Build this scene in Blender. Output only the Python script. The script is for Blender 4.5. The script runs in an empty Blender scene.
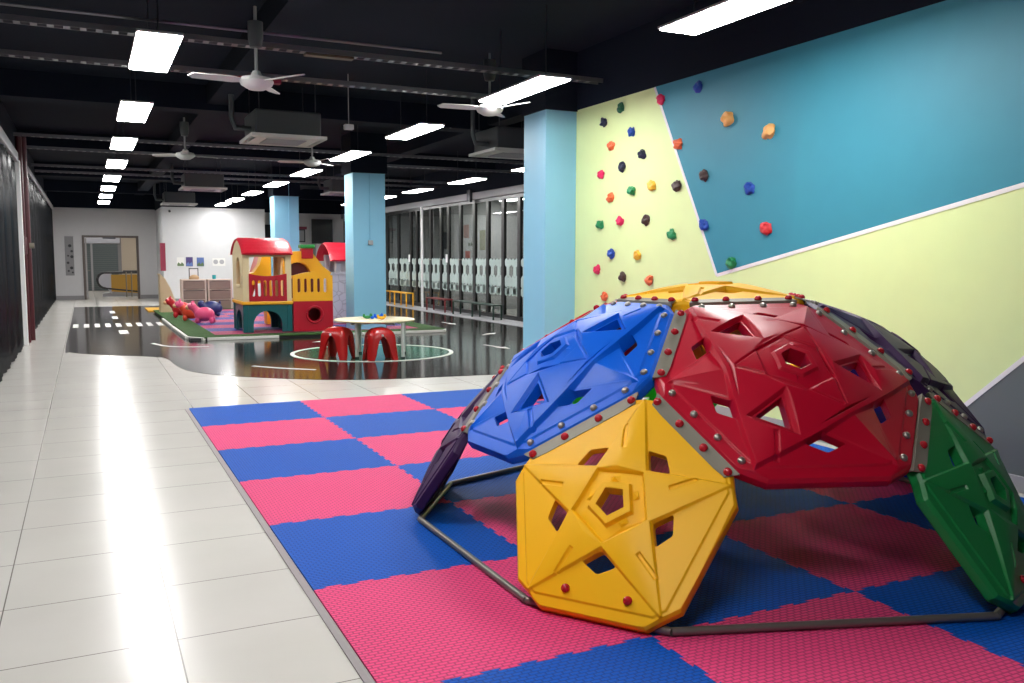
import bpy, bmesh, math, random
from mathutils import Vector, Matrix
from mathutils.geometry import delaunay_2d_cdt
PI = math.pi
random.seed(7)
COL = bpy.context.scene.collection
SC = bpy.context.scene

# ------------------------------------------------------------------ materials
def nm(name):
    m = bpy.data.materials.new(name); m.use_nodes = True
    nt = m.node_tree
    return m, nt, nt.nodes, nt.links, nt.nodes['Principled BSDF']

def mat(name, col, rough=.5, metal=0., spec=.5, bevel=0., bump=None, translucent=0., coat=0., noise=0.):
    m, nt, N, L, b = nm(name)
    b.inputs['Base Color'].default_value = (*col, 1)
    b.inputs['Roughness'].default_value = rough
    b.inputs['Metallic'].default_value = metal
    b.inputs['Specular IOR Level'].default_value = spec
    if coat: b.inputs['Coat Weight'].default_value = coat; b.inputs['Coat Roughness'].default_value = .15
    if noise:
        tc = N.new('ShaderNodeTexCoord'); nz = N.new('ShaderNodeTexNoise'); nz.inputs['Scale'].default_value = 6
        L.new(tc.outputs['Object'], nz.inputs['Vector'])
        mx = N.new('ShaderNodeMix'); mx.data_type = 'RGBA'
        mx.inputs[6].default_value = (*[c*(1-noise) for c in col], 1); mx.inputs[7].default_value = (*[min(1, c*(1+noise)) for c in col], 1)
        L.new(nz.outputs['Fac'], mx.inputs[0]); L.new(mx.outputs[2], b.inputs['Base Color'])
    nrm = None
    if bevel:
        bv = N.new('ShaderNodeBevel'); bv.inputs['Radius'].default_value = bevel; bv.samples = 4
        nrm = bv
    if bump:
        sc, st, kind = bump
        tc = N.new('ShaderNodeTexCoord'); nz = N.new('ShaderNodeTexNoise' if kind == 'noise' else 'ShaderNodeTexVoronoi')
        nz.inputs['Scale'].default_value = sc
        L.new(tc.outputs['Object'], nz.inputs['Vector'])
        bp = N.new('ShaderNodeBump'); bp.inputs['Strength'].default_value = st; bp.inputs['Distance'].default_value = .01
        L.new(nz.outputs[0], bp.inputs['Height'])
        if nrm: L.new(nrm.outputs[0], bp.inputs['Normal'])
        nrm = bp
    if nrm: L.new(nrm.outputs[0], b.inputs['Normal'])
    if translucent:
        tr = N.new('ShaderNodeBsdfTranslucent'); tr.inputs[0].default_value = (*col, 1)
        mx = N.new('ShaderNodeMixShader'); mx.inputs[0].default_value = translucent
        L.new(b.outputs[0], mx.inputs[1]); L.new(tr.outputs[0], mx.inputs[2])
        L.new(mx.outputs[0], N['Material Output'].inputs['Surface'])
    return m

def emis(name, col, s):
    m, nt, N, L, b = nm(name)
    b.inputs['Base Color'].default_value = (*col, 1)
    b.inputs['Emission Color'].default_value = (*col, 1); b.inputs['Emission Strength'].default_value = s
    return m

def tile_material():
    m, nt, N, L, b = nm('white_floor_tile')
    tc = N.new('ShaderNodeTexCoord'); mp = N.new('ShaderNodeMapping')
    mp.inputs['Location'].default_value = (1.172+.607*10, 5.241+.585*20, 0)
    L.new(tc.outputs['Object'], mp.inputs['Vector'])
    br = N.new('ShaderNodeTexBrick'); br.offset = 0; br.squash = 1
    br.inputs['Scale'].default_value = 1; br.inputs['Brick Width'].default_value = .607; br.inputs['Row Height'].default_value = .585
    br.inputs['Mortar Size'].default_value = .0028; br.inputs['Mortar Smooth'].default_value = .1
    br.inputs['Color1'].default_value = (.67, .645, .60, 1); br.inputs['Color2'].default_value = (.69, .665, .62, 1)
    br.inputs['Mortar'].default_value = (.22, .2, .18, 1)
    L.new(mp.outputs[0], br.inputs['Vector'])
    nz = N.new('ShaderNodeTexNoise'); nz.inputs['Scale'].default_value = 1.6; nz.inputs['Detail'].default_value = 6
    L.new(tc.outputs['Object'], nz.inputs['Vector'])
    mx = N.new('ShaderNodeMix'); mx.data_type = 'RGBA'; mx.blend_type = 'MULTIPLY'; mx.inputs[0].default_value = .35
    cr = N.new('ShaderNodeValToRGB'); cr.color_ramp.elements[0].color = (.8, .8, .8, 1); cr.color_ramp.elements[0].position = .3; cr.color_ramp.elements[1].position = .7
    L.new(nz.outputs['Fac'], cr.inputs[0]); L.new(br.outputs['Color'], mx.inputs[6]); L.new(cr.outputs[0], mx.inputs[7])
    L.new(mx.outputs[2], b.inputs['Base Color'])
    b.inputs['Roughness'].default_value = .2
    b.inputs['Specular IOR Level'].default_value = .5
    bp = N.new('ShaderNodeBump'); bp.inputs['Strength'].default_value = .25; bp.inputs['Distance'].default_value = .003; bp.invert = True
    L.new(br.outputs['Fac'], bp.inputs['Height']); L.new(bp.outputs[0], b.inputs['Normal'])
    return m

def black_floor_material():
    m, nt, N, L, b = nm('glossy_black_floor')
    tc = N.new('ShaderNodeTexCoord'); nz = N.new('ShaderNodeTexNoise'); nz.inputs['Scale'].default_value = .9
    L.new(tc.outputs['Object'], nz.inputs['Vector'])
    cr = N.new('ShaderNodeValToRGB'); cr.color_ramp.elements[0].color = (.010, .009, .009, 1); cr.color_ramp.elements[1].color = (.035, .03, .028, 1)
    L.new(nz.outputs['Fac'], cr.inputs[0]); L.new(cr.outputs[0], b.inputs['Base Color'])
    b.inputs['Roughness'].default_value = .11; b.inputs['Specular IOR Level'].default_value = .26
    wv = N.new('ShaderNodeTexNoise'); wv.inputs['Scale'].default_value = 5
    mp = N.new('ShaderNodeMapping'); mp.inputs['Scale'].default_value = (.25, 2, 1)
    L.new(tc.outputs['Object'], mp.inputs[0]); L.new(mp.outputs[0], wv.inputs['Vector'])
    bp = N.new('ShaderNodeBump'); bp.inputs['Strength'].default_value = .12; bp.inputs['Distance'].default_value = .004
    L.new(wv.outputs['Fac'], bp.inputs['Height']); L.new(bp.outputs[0], b.inputs['Normal'])
    return m

def mat_foam(name, col):
    m, nt, N, L, b = nm(name)
    b.inputs['Base Color'].default_value = (*col, 1); b.inputs['Roughness'].default_value = .6
    b.inputs['Specular IOR Level'].default_value = .15
    tc = N.new('ShaderNodeTexCoord')
    br = N.new('ShaderNodeTexBrick'); br.offset = .5; br.squash = 1
    br.inputs['Scale'].default_value = 1; br.inputs['Brick Width'].default_value = .036; br.inputs['Row Height'].default_value = .02
    br.inputs['Mortar Size'].default_value = .0045; br.inputs['Mortar Smooth'].default_value = .6
    L.new(tc.outputs['Object'], br.inputs['Vector'])
    mx = N.new('ShaderNodeMix'); mx.data_type = 'RGBA'
    mx.inputs[6].default_value = (*col, 1); mx.inputs[7].default_value = (*[c*.62 for c in col], 1)
    L.new(br.outputs['Fac'], mx.inputs[0]); L.new(mx.outputs[2], b.inputs['Base Color'])
    bp = N.new('ShaderNodeBump'); bp.inputs['Strength'].default_value = .8; bp.inputs['Distance'].default_value = .004; bp.invert = True
    L.new(br.outputs['Fac'], bp.inputs['Height']); L.new(bp.outputs[0], b.inputs['Normal'])
    return m

def glass_material(name, tint=(.62, .66, .66), refl=.12):
    m, nt, N, L, b = nm(name)
    N.remove(b)
    tr = N.new('ShaderNodeBsdfTransparent'); tr.inputs[0].default_value = (*tint, 1)
    gl = N.new('ShaderNodeBsdfGlossy'); gl.inputs['Roughness'].default_value = .02
    lw = N.new('ShaderNodeLayerWeight'); lw.inputs[0].default_value = .5
    pw = N.new('ShaderNodeMath'); pw.operation = 'POWER'; pw.inputs[1].default_value = 4; L.new(lw.outputs['Facing'], pw.inputs[0])
    fr = N.new('ShaderNodeMath'); fr.operation = 'MULTIPLY_ADD'; fr.inputs[1].default_value = .6; fr.inputs[2].default_value = .02; L.new(pw.outputs[0], fr.inputs[0])
    mx = N.new('ShaderNodeMixShader')
    L.new(fr.outputs[0], mx.inputs[0]); L.new(tr.outputs[0], mx.inputs[1]); L.new(gl.outputs[0], mx.inputs[2])
    L.new(mx.outputs[0], N['Material Output'].inputs['Surface'])
    return m

def curtain_material():
    m, nt, N, L, b = nm('black_glossy_curtain')
    N.remove(b); d = N.new('ShaderNodeBsdfDiffuse'); d.inputs[0].default_value = (.006, .007, .009, 1)
    g = N.new('ShaderNodeBsdfGlossy'); g.inputs['Roughness'].default_value = .22
    mx = N.new('ShaderNodeMixShader'); mx.inputs[0].default_value = .07
    L.new(d.outputs[0], mx.inputs[1]); L.new(g.outputs[0], mx.inputs[2]); L.new(mx.outputs[0], N['Material Output'].inputs['Surface'])
    return m

def stone_material():
    m, nt, N, L, b = nm('grey_stone_plastic')
    tc = N.new('ShaderNodeTexCoord'); vo = N.new('ShaderNodeTexVoronoi'); vo.feature = 'DISTANCE_TO_EDGE'; vo.inputs['Scale'].default_value = 5.5
    L.new(tc.outputs['Object'], vo.inputs['Vector'])
    cr = N.new('ShaderNodeValToRGB'); cr.color_ramp.elements[0].color = (.38, .38, .44, 1); cr.color_ramp.elements[1].color = (.56, .56, .64, 1); cr.color_ramp.elements[1].position = .06
    L.new(vo.outputs[0], cr.inputs[0]); L.new(cr.outputs[0], b.inputs['Base Color'])
    bp = N.new('ShaderNodeBump'); bp.inputs['Strength'].default_value = .7; bp.inputs['Distance'].default_value = .03
    L.new(cr.outputs[0], bp.inputs['Height']); L.new(bp.outputs[0], b.inputs['Normal'])
    return m

def shingle_material():
    m, nt, N, L, b = nm('red_shingle_plastic')
    tc = N.new('ShaderNodeTexCoord'); br = N.new('ShaderNodeTexBrick')
    br.inputs['Scale'].default_value = 1; br.inputs['Brick Width'].default_value = .14; br.inputs['Row Height'].default_value = .09; br.inputs['Mortar Size'].default_value = .012
    L.new(tc.outputs['Object'], br.inputs['Vector'])
    b.inputs['Base Color'].default_value = (.72, .02, .045, 1); b.inputs['Roughness'].default_value = .35
    bp = N.new('ShaderNodeBump'); bp.inputs['Strength'].default_value = .9; bp.inputs['Distance'].default_value = .02; bp.invert = True
    L.new(br.outputs['Fac'], bp.inputs['Height']); L.new(bp.outputs[0], b.inputs['Normal'])
    return m

def wood_material(name, c1, c2, sc=(1, 14, 1)):
    m, nt, N, L, b = nm(name)
    tc = N.new('ShaderNodeTexCoord'); mp = N.new('ShaderNodeMapping'); mp.inputs['Scale'].default_value = sc
    nz = N.new('ShaderNodeTexNoise'); nz.inputs['Scale'].default_value = 3; nz.inputs['Detail'].default_value = 5
    L.new(tc.outputs['Object'], mp.inputs[0]); L.new(mp.outputs[0], nz.inputs['Vector'])
    mx = N.new('ShaderNodeMix'); mx.data_type = 'RGBA'; mx.inputs[6].default_value = (*c1, 1); mx.inputs[7].default_value = (*c2, 1)
    L.new(nz.outputs['Fac'], mx.inputs[0]); L.new(mx.outputs[2], b.inputs['Base Color']); b.inputs['Roughness'].default_value = .5
    return m

M = {}
M['tile'] = tile_material(); M['black'] = black_floor_material()
M['pink'] = mat_foam('pink_foam', (.90, .078, .25)); M['blue'] = mat_foam('blue_foam', (.002, .105, .56))
M['wallw'] = mat('white_wall_paint', (.62, .62, .63), .7, noise=.03)
M['wallg'] = mat('grey_wall_paint', (.56, .55, .56), .7, noise=.03)
M['teal'] = mat('teal_wall_paint', (.035, .27, .38), .55, noise=.04)
M['lime'] = mat('lime_wall_paint', (.76, .90, .44), .55, noise=.03)
M['murgrey'] = mat('grey_mural_paint', (.14, .165, .165), .55, noise=.03)
M['white'] = mat('white_paint', (.88, .88, .88), .5)
M['pillar'] = mat('light_blue_paint', (.26, .58, .79), .5, noise=.02)
M['ceil'] = mat('navy_black_ceiling_paint', (.005, .0088, .019), .85, spec=.2)
M['darkmetal'] = mat('dark_metal', (.06, .06, .07), .4, .6)
M['tray'] = mat('galvanised_tray_metal', (.20, .20, .22), .35, .7)
M['rail'] = mat('grey_trim_paint', (.36, .36, .38), .5)
M['frame'] = mat('black_aluminium', (.012, .012, .013), .3)
M['curtain'] = curtain_material()
M['glass'] = glass_material('clear_glass'); 
M['frost'] = mat('frosted_film', (.42, .52, .50), .6)
M['led'] = emis('light_diffuser', (1., .99, .97), 23.)
M['led2'] = emis('far_light_diffuser', (1., .97, .92), 18.)
M['lampbody'] = mat('white_lamp_housing', (.5, .5, .5), .5)
M['skirt'] = mat('skirting_grey', (.24, .23, .24), .45)
M['acw'] = mat('cream_plastic_grille', (.55, .55, .52), .5)
M['acbox'] = mat('dark_sheet_metal', (.07, .08, .085), .5, .3)
M['fanm'] = mat('fan_white', (.55, .56, .55), .4)
M['d_yellow'] = mat('yellow_moulded_plastic', (1., .52, .006), .45, spec=.25, bevel=.006)
M['d_red'] = mat('red_moulded_plastic', (.52, .005, .027), .33, spec=.35, bevel=.006)
M['d_blue'] = mat('blue_moulded_plastic', (.002, .125, .74), .40, spec=.22, bevel=.006, translucent=.05)
M['d_green'] = mat('green_moulded_plastic', (.008, .25, .055), .34, bevel=.006, translucent=.12)
M['d_lime'] = mat('bright_green_moulded_plastic', (.06, .75, .10), .34, bevel=.006, translucent=.4)
M['d_purple'] = mat('purple_moulded_plastic', (.045, .016, .07), .42, spec=.15, bevel=.006)
M['strip'] = mat('brushed_nickel_strip', (.25, .23, .185), .5, .12, spec=.3)
M['cap'] = mat('red_bolt_cap', (.50, .01, .02), .22)
M['nut'] = mat('nickel_bolt', (.42, .39, .34), .3, .8)
M['bar'] = mat('grey_steel_bar', (.22, .20, .18), .38, .6)
M['beige'] = mat('beige_plastic', (.74, .60, .36), .45); M['tealp'] = mat('dark_teal_plastic', (.006, .10, .11), .35)
M['redp'] = mat('red_plastic', (.45, .008, .025), .3); M['yelp'] = mat('yellow_plastic', (.9, .45, .02), .35)
M['maroon'] = mat('maroon_plastic', (.12, .01, .02), .4); M['greenp'] = mat('green_plastic', (.02, .24, .05), .35)
M['stone'] = stone_material(); M['shingle'] = shingle_material()
M['lav'] = mat('pale_grey_plastic', (.52, .53, .60), .4); M['gap_shade'] = mat('painted_interior_shade', (.02, .02, .025), .7)  # the near-black colour stands for shade inside openings
M['ply'] = wood_material('pale_plywood', (.62, .47, .27), (.72, .57, .36))
M['cab'] = wood_material('taupe_drawer_front', (.22, .15, .12), (.27, .19, .15), (2, 2, 12)); M['cabside'] = mat('cream_cabinet_carcass', (.62, .50, .42), .5)
M['turf'] = mat('green_turf', (.035, .10, .018), .9, bump=(180, .9, 'noise'), noise=.35)
M['edge'] = mat('white_edge_strip', (.75, .76, .70), .5)
M['tabletop'] = mat('cream_table_laminate', (.74, .66, .42), .35); M['leg'] = mat('pale_grey_metal', (.75, .78, .74), .35)
M['stool'] = mat('red_stool_plastic', (.42, .012, .012), .25); M['ringgreen'] = mat('green_floor_circle', (.02, .17, .10), .12)
M['mark'] = mat('white_floor_tape', (.72, .72, .70), .5)
M['pinkr'] = mat('pink_rubber', (.85, .10, .26), .3); M['orr'] = mat('orange_red_rubber', (.80, .08, .04), .3); M['redr'] = mat('red_rubber', (.6, .02, .03), .3); M['tanr'] = mat('tan_rubber', (.8, .50, .25), .35)
M['signred'] = mat('maroon_sign', (.25, .02, .05), .5); M['paper'] = mat('white_paper', (.75, .74, .72), .7)
M['ink'] = mat('dark_ink', (.03, .03, .035), .6); M['tv'] = mat('black_screen', (.008, .009, .01), .25)
M['pipe_red'] = mat('dark_red_pipe_paint', (.07, .006, .012), .4); M['amber'] = mat('amber_panel', (.55, .30, .03), .4)
M['shutter'] = mat('grey_shutter', (.10, .125, .13), .5); M['cream'] = mat('cream_wall', (.58, .50, .40), .7)
M['sky_print'] = mat('blue_print', (.10, .16, .40), .6); M['violet_print'] = mat('violet_print', (.06, .04, .16), .6); M['green_print'] = mat('green_print', (.10, .16, .07), .6)
M['cyan'] = mat('cyan_plastic', (.03, .38, .42), .4); M['pinkpaper'] = mat('salmon_poster', (.62, .30, .24), .6); M['yelpaper'] = mat('yellow_poster', (.66, .60, .34), .6)
M['woodfr'] = mat('light_wood_frame', (.5, .32, .16), .5); M['brownfr'] = mat('brown_door_frame', (.11, .085, .075), .45)
M['greyleaf'] = mat('pale_door_leaf', (.36, .34, .34), .5)
M['holdcols'] = None
HC = {'dark green': (.01, .12, .05), 'green': (.01, .25, .08), 'navy': (.012, .014, .05), 'blue': (.01, .07, .42), 'orange': (.85, .16, .05), 'pink': (.80, .02, .12),
      'yellow': (.9, .50, .04), 'brown': (.05, .022, .02), 'pale orange': (.95, .50, .16), 'red': (.65, .02, .03)}
HM = {k: mat(k.replace(' ', '_')+'_resin_hold', v, .45, bump=(60, .3, 'noise')) for k, v in HC.items()}

# ------------------------------------------------------------------ helpers
def world(o):
    m = o.matrix_basis
    if o.parent: return world(o.parent) @ o.matrix_parent_inverse @ m
    return m.copy()
def setparent(o, p):
    o.parent = p; o.matrix_parent_inverse = world(p).inverted()
def link(name, me, m=None, parent=None, label=None, cat=None, group=None, kind=None, smooth=None):
    o = bpy.data.objects.new(name, me); COL.objects.link(o)
    if m and me is not None and len(me.materials) == 0: me.materials.append(m)
    if parent: setparent(o, parent)
    if label: o['label'] = label
    if cat: o['category'] = cat
    if group: o['group'] = group
    if kind: o['kind'] = kind
    return o
def empty(name, loc, label, cat, group=None, rz=0):
    o = bpy.data.objects.new(name, None); o.empty_display_size = .1; o.location = loc; o.rotation_euler = (0, 0, rz); COL.objects.link(o)
    o['label'] = label; o['category'] = cat
    if group: o['group'] = group
    return o
def finish(bm, name, smooth=0):
    bmesh.ops.recalc_face_normals(bm, faces=bm.faces)
    me = bpy.data.meshes.new(name); bm.to_mesh(me); bm.free()
    if smooth:
        for p in me.polygons: p.use_smooth = True
        me.set_sharp_from_angle(angle=math.radians(smooth))
    return me
def ob(name, bm, m, parent=None, smooth=0, **k):
    return link(name, finish(bm, name, smooth), m, parent, **k)
def B(): return bmesh.new()
def box(bm, x0, x1, y0, y1, z0, z1, bev=0, mtx=None):
    b = bmesh.new()
    bmesh.ops.create_cube(b, size=1)
    for v in b.verts:
        v.co = Vector(((x0+x1)/2+v.co.x*(x1-x0), (y0+y1)/2+v.co.y*(y1-y0), (z0+z1)/2+v.co.z*(z1-z0)))
    if bev: bmesh.ops.bevel(b, geom=b.edges[:], offset=bev, segments=2, affect='EDGES', profile=.5)
    if mtx: b.transform(mtx)
    merge(bm, b); return bm
def merge(bm, b):
    me = bpy.data.meshes.new('tmp'); b.to_mesh(me); b.free(); bm.from_mesh(me); bpy.data.meshes.remove(me)
def tube(bm, pts, r, seg=10, r2=None):
    pts = [Vector(p) for p in pts]; rings = []
    n = len(pts)
    up = None
    for i, p in enumerate(pts):
        d = (pts[min(i+1, n-1)]-pts[max(i-1, 0)]).normalized()
        if up is None or abs(d.dot(up)) > .95: up = Vector((0, 0, 1)) if abs(d.z) < .9 else Vector((1, 0, 0))
        a = d.cross(up).normalized(); b = d.cross(a).normalized(); up = -b if False else up
        rr = r if r2 is None else r+(r2-r)*i/(n-1)
        rings.append([bm.verts.new(p+a*math.cos(2*PI*k/seg)*rr+b*math.sin(2*PI*k/seg)*rr) for k in range(seg)])
    for i in range(n-1):
        for k in range(seg):
            bm.faces.new((rings[i][k], rings[i][(k+1) % seg], rings[i+1][(k+1) % seg], rings[i+1][k]))
    bm.faces.new(rings[0][::-1]); bm.faces.new(rings[-1]); return bm
def lathe(bm, prof, seg=24, mtx=None):
    b = bmesh.new(); rings = []
    for r, z in prof:
        if r < 1e-6: rings.append([b.verts.new((0, 0, z))])
        else: rings.append([b.verts.new((r*math.cos(2*PI*k/seg), r*math.sin(2*PI*k/seg), z)) for k in range(seg)])
    for i in range(len(rings)-1):
        A, C_ = rings[i], rings[i+1]
        for k in range(seg):
            k2 = (k+1) % seg
            if len(A) == 1 and len(C_) == 1: continue
            if len(A) == 1: b.faces.new((A[0], C_[k2], C_[k]))
            elif len(C_) == 1: b.faces.new((A[k], A[k2], C_[0]))
            else: b.faces.new((A[k], A[k2], C_[k2], C_[k]))
    if len(rings[0]) > 1: b.faces.new(rings[0][::-1])
    if len(rings[-1]) > 1: b.faces.new(rings[-1])
    if mtx: b.transform(mtx)
    merge(bm, b); return bm
def ell(bm, c, s, sub=3, mtx=None):
    b = bmesh.new(); bmesh.ops.create_icosphere(b, subdivisions=sub, radius=1)
    for v in b.verts: v.co = Vector((v.co.x*s[0], v.co.y*s[1], v.co.z*s[2]))
    if mtx: b.transform(mtx)
    for v in b.verts: v.co += Vector(c)
    merge(bm, b); return bm
def inside(p, poly):
    x, y = p; c = False; j = len(poly)-1
    for i in range(len(poly)):
        xi, yi = poly[i]; xj, yj = poly[j]
        if (yi > y) != (yj > y) and x < (xj-xi)*(y-yi)/(yj-yi)+xi: c = not c
        j = i
    return c
def cdt(polys, extra=(), lines=()):
    vs = []; es = []
    for P in polys:
        s = len(vs); n = len(P); vs += [Vector(p) for p in P]; es += [(s+i, s+(i+1) % n) for i in range(n)]
    for a, b in lines:
        s = len(vs); vs += [Vector(a), Vector(b)]; es.append((s, s+1))
    vs += [Vector(p) for p in extra]
    r = delaunay_2d_cdt(vs, es, [], 0, 1e-5)
    return r[0], r[2]
def plate(bm, outline, holes, t, O, U, V_, extra=()):
    """flat board with openings: outline and holes in 2-D, thickness t towards U x V"""
    O = Vector(O); U = Vector(U).normalized(); V_ = Vector(V_).normalized(); Nn = U.cross(V_)
    vs, fs = cdt([outline]+list(holes), extra)
    keep = []
    for f in fs:
        c = sum((vs[i] for i in f), Vector((0, 0)))/len(f)
        if inside(c, outline) and not any(inside(c, h) for h in holes): keep.append(f)
    cnt = {}
    for f in keep:
        for a, b in zip(f, f[1:]+f[:1]): cnt[tuple(sorted((a, b)))] = cnt.get(tuple(sorted((a, b))), 0)+1
    used = {i for f in keep for i in f}
    T = {i: bm.verts.new(O+U*vs[i].x+V_*vs[i].y+Nn*t) for i in used}
    Bt = {i: bm.verts.new(O+U*vs[i].x+V_*vs[i].y) for i in used}
    for f in keep:
        bm.faces.new([T[i] for i in f]); bm.faces.new([Bt[i] for i in f[::-1]])
    for (a, b), c in cnt.items():
        if c == 1: bm.faces.new((T[a], T[b], Bt[b], Bt[a]))
    return bm
def circ(cx, cy, r, n=24, a0=0, a1=2*PI, close=False, ry=None):
    ry = r if ry is None else ry
    m = n if not close else n-1
    return [(cx+r*math.cos(a0+(a1-a0)*k/(m)), cy+ry*math.sin(a0+(a1-a0)*k/(m))) for k in range(n)]
def rect(x0, y0, x1, y1): return [(x0, y0), (x1, y0), (x1, y1), (x0, y1)]
def archp(x0, x1, y0, y1, n=10):
    r = (x1-x0)/2
    return [(x0, y0), (x1, y0)]+[(x0+r+r*math.cos(PI*k/n), y1-min(r, y1-y0)+min(r, y1-y0)*math.sin(PI*k/n)) for k in range(n+1)]
def slot(cx, y0, y1, w, n=8):
    r = w/2
    return [(cx-r*math.cos(PI*k/n), y0+r-r*math.sin(PI*k/n)) for k in range(n+1)]+[(cx+r*math.cos(PI*k/n), y1-r+r*math.sin(PI*k/n)) for k in range(n+1)]
def dup(o, p=None, **props):
    c = o.copy(); COL.objects.link(c)
    if p: c.parent = p; c.matrix_parent_inverse = o.matrix_parent_inverse.copy()
    for k, v in props.items(): c[k] = v
    for ch in list(o.children): dup(ch, c)
    return c
X = Vector((1, 0, 0)); Y = Vector((0, 1, 0)); Z = Vector((0, 0, 1))
ORD = ['first', 'second', 'third', 'fourth', 'fifth', 'sixth', 'seventh', 'eighth', 'ninth', 'tenth', 'eleventh', 'twelfth']

# ------------------------------------------------------------------ camera (solved from the photo's vanishing points)
F = 877.106; YAW, PITCH, ROLL = .4513, .0946, .0036
CAM = Vector((-.8204, -8.6169, 1.4079+.012))
w_ = Vector((math.sin(YAW)*math.cos(PITCH), math.cos(YAW)*math.cos(PITCH), -math.sin(PITCH)))
r_ = Vector((math.cos(YAW), -math.sin(YAW), 0)); u_ = r_.cross(w_)
r_, u_ = r_*math.cos(ROLL)+u_*math.sin(ROLL), -r_*math.sin(ROLL)+u_*math.cos(ROLL)
cd = bpy.data.cameras.new('camera'); co = bpy.data.objects.new('camera', cd); COL.objects.link(co)
cd.sensor_width = 36; cd.lens = F/1024*36; cd.clip_end = 100
co.matrix_world = Matrix(((r_.x, u_.x, -w_.x, CAM.x), (r_.y, u_.y, -w_.y, CAM.y), (r_.z, u_.z, -w_.z, CAM.z), (0, 0, 0, 1)))
SC.camera = co

# ------------------------------------------------------------------ setting
XL, XR, XG = -1.75, 4.3, 7.95
YB, YF = 24.0, -12.0
ZC = 3.75
def S(name, bm, m, smooth=0): return ob(name, bm, m, kind='structure', smooth=smooth)
S('floor', box(B(), XL-.6, 13, YF, YB+10, -.1, 0), M['tile'])
# the glossy black area with its curved front edge
def bez(pts, n=8):
    out = []
    for i in range(len(pts)-1):
        p0 = pts[max(i-1, 0)]; p1 = pts[i]; p2 = pts[i+1]; p3 = pts[min(i+2, len(pts)-1)]
        for k in range(n):
            t = k/n
            out.append(tuple(.5*((2*p1[j])+(-p0[j]+p2[j])*t+(2*p0[j]-5*p1[j]+4*p2[j]-p3[j])*t*t+(-p0[j]+3*p1[j]-3*p2[j]+p3[j])*t**3) for j in (0, 1)))
    out.append(pts[-1]); return out
front = bez([(-1.15, 19.0), (-1.15, 12), (-1.15, 6.4), (-1.08, 5.95), (-.85, 5.6), (-.5, 5.25), (-.15, 4.97), (.08, 4.7), (.17, 4.3), (.19, 3.7), (.28, 3.0), (.52, 2.48), (.95, 2.0), (1.45, 1.58), (1.95, 1.31), (2.5, 1.18), (3.1, 1.12), (3.7, 1.06), (4.3, 1.02)])
S('floor', plate(B(), front+[(7.25, 1.02), (7.25, 19.0)], [], .004, (0, 0, 0), X, Y), M['black'])
S('ceiling', box(B(), XL-.6, 13, YF, YB+10, ZC, ZC+.15), M['ceil'])
# deep beams of the slab, painted like the ceiling
bm = B()
for y in (-9.6, -3.2, 4.4, 10.4, 16.4, 22.0): box(bm, XL-.6, XG+.4, y-.2, y+.2, 3.42, ZC+.01)
for x in (0.9, 5.1): box(bm, x-.15, x+.15, YF, YB, 3.5, ZC+.01)
S('trim_1', bm, M['ceil'])
# right wall: teal, lime and grey mural with white dividing lines, painted on the wall
ZW = 3.105
A = (-1.265, ZW); Bp = (-2.285, 1.273); Cr = (-8.6, 2.60+.01); Ce = (-5.2, .821); Cd = (-4.82, .474); Y1 = .32; Y0 = YF
def online(p, q, y): return p[1]+(q[1]-p[1])*(y-p[0])/(q[0]-p[0])
slopeT = (1.872-1.273)/(-5.135+2.285); slopeG = (.821-.474)/(-5.2+4.82)
zT0 = ZW; yT = Bp[0]+(ZW-Bp[1])/slopeT
yG0 = Cd[0]-(Cd[1]-0)/slopeG; zG = ZW; yG1 = Cd[0]+(1.8-Cd[1])/slopeG
def wpoly(pts, m, name, x=XR, t=.15):
    # polygon in (Y,Z) on the wall plane, thickness behind it
    return plate(B(), [(-p[0], p[1]) for p in pts], [], t, (x+t, 0, 0), -Y, Z)
wr = S('wall_right', plate(B(), [(-Y1, 0), (-Y1, ZW), (12, ZW), (12, 0)], [], .15, (XR+.15, 0, 0), -Y, Z), M['lime'])
def mural(name, pts, m, lab, depth):
    o = ob(name, plate(B(), [(-p[0], p[1]) for p in pts], [], .002, (XR-depth+.002, 0, 0), -Y, Z), m, wr); o['label'] = lab
yTr = Bp[0]+(ZW-Bp[1])/slopeT
mural('mural_paint', [A, Bp, (yTr, ZW)], M['teal'], 'teal painted triangle of the mural', .002)
yGt = Cd[0]+(ZW-Cd[1])/slopeG
mural('mural_paint', [(yG0, 0), (yGt, ZW), (YF, ZW), (YF, 0)], M['murgrey'], 'dark grey painted corner of the mural', .003)
def stripe(p, q, w=.022):
    d = Vector((q[0]-p[0], q[1]-p[1])).normalized(); n = Vector((-d.y, d.x))*w/2
    return [(p[0]+n.x, p[1]+n.y), (q[0]+n.x, q[1]+n.y), (q[0]-n.x, q[1]-n.y), (p[0]-n.x, p[1]-n.y)]
mural('mural_line', stripe(A, Bp, .03), M['white'], 'white dividing line', .005)
mural('mural_line', stripe(Bp, (yTr, ZW), .03), M['white'], 'white dividing line', .005)
mural('mural_line', stripe((yG0, 0), (yGt, ZW), .03), M['white'], 'white dividing line', .006)
S('wall_right', box(B(), XR-.01, XR+.15, YF, Y1, ZW, ZC), M['ceil'])
S('wall_right', box(B(), XR, XG+.3, .82, .97, 0, ZC), M['wallg'])
S('wall_right', box(B(), XR, XR+.15, Y1, .82, 0, ZC), M['wallg'])
S('baseboard_right', box(B(), XR-.018, XR, YF, .3, 0, .10, .004), M['rail'])
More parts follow.
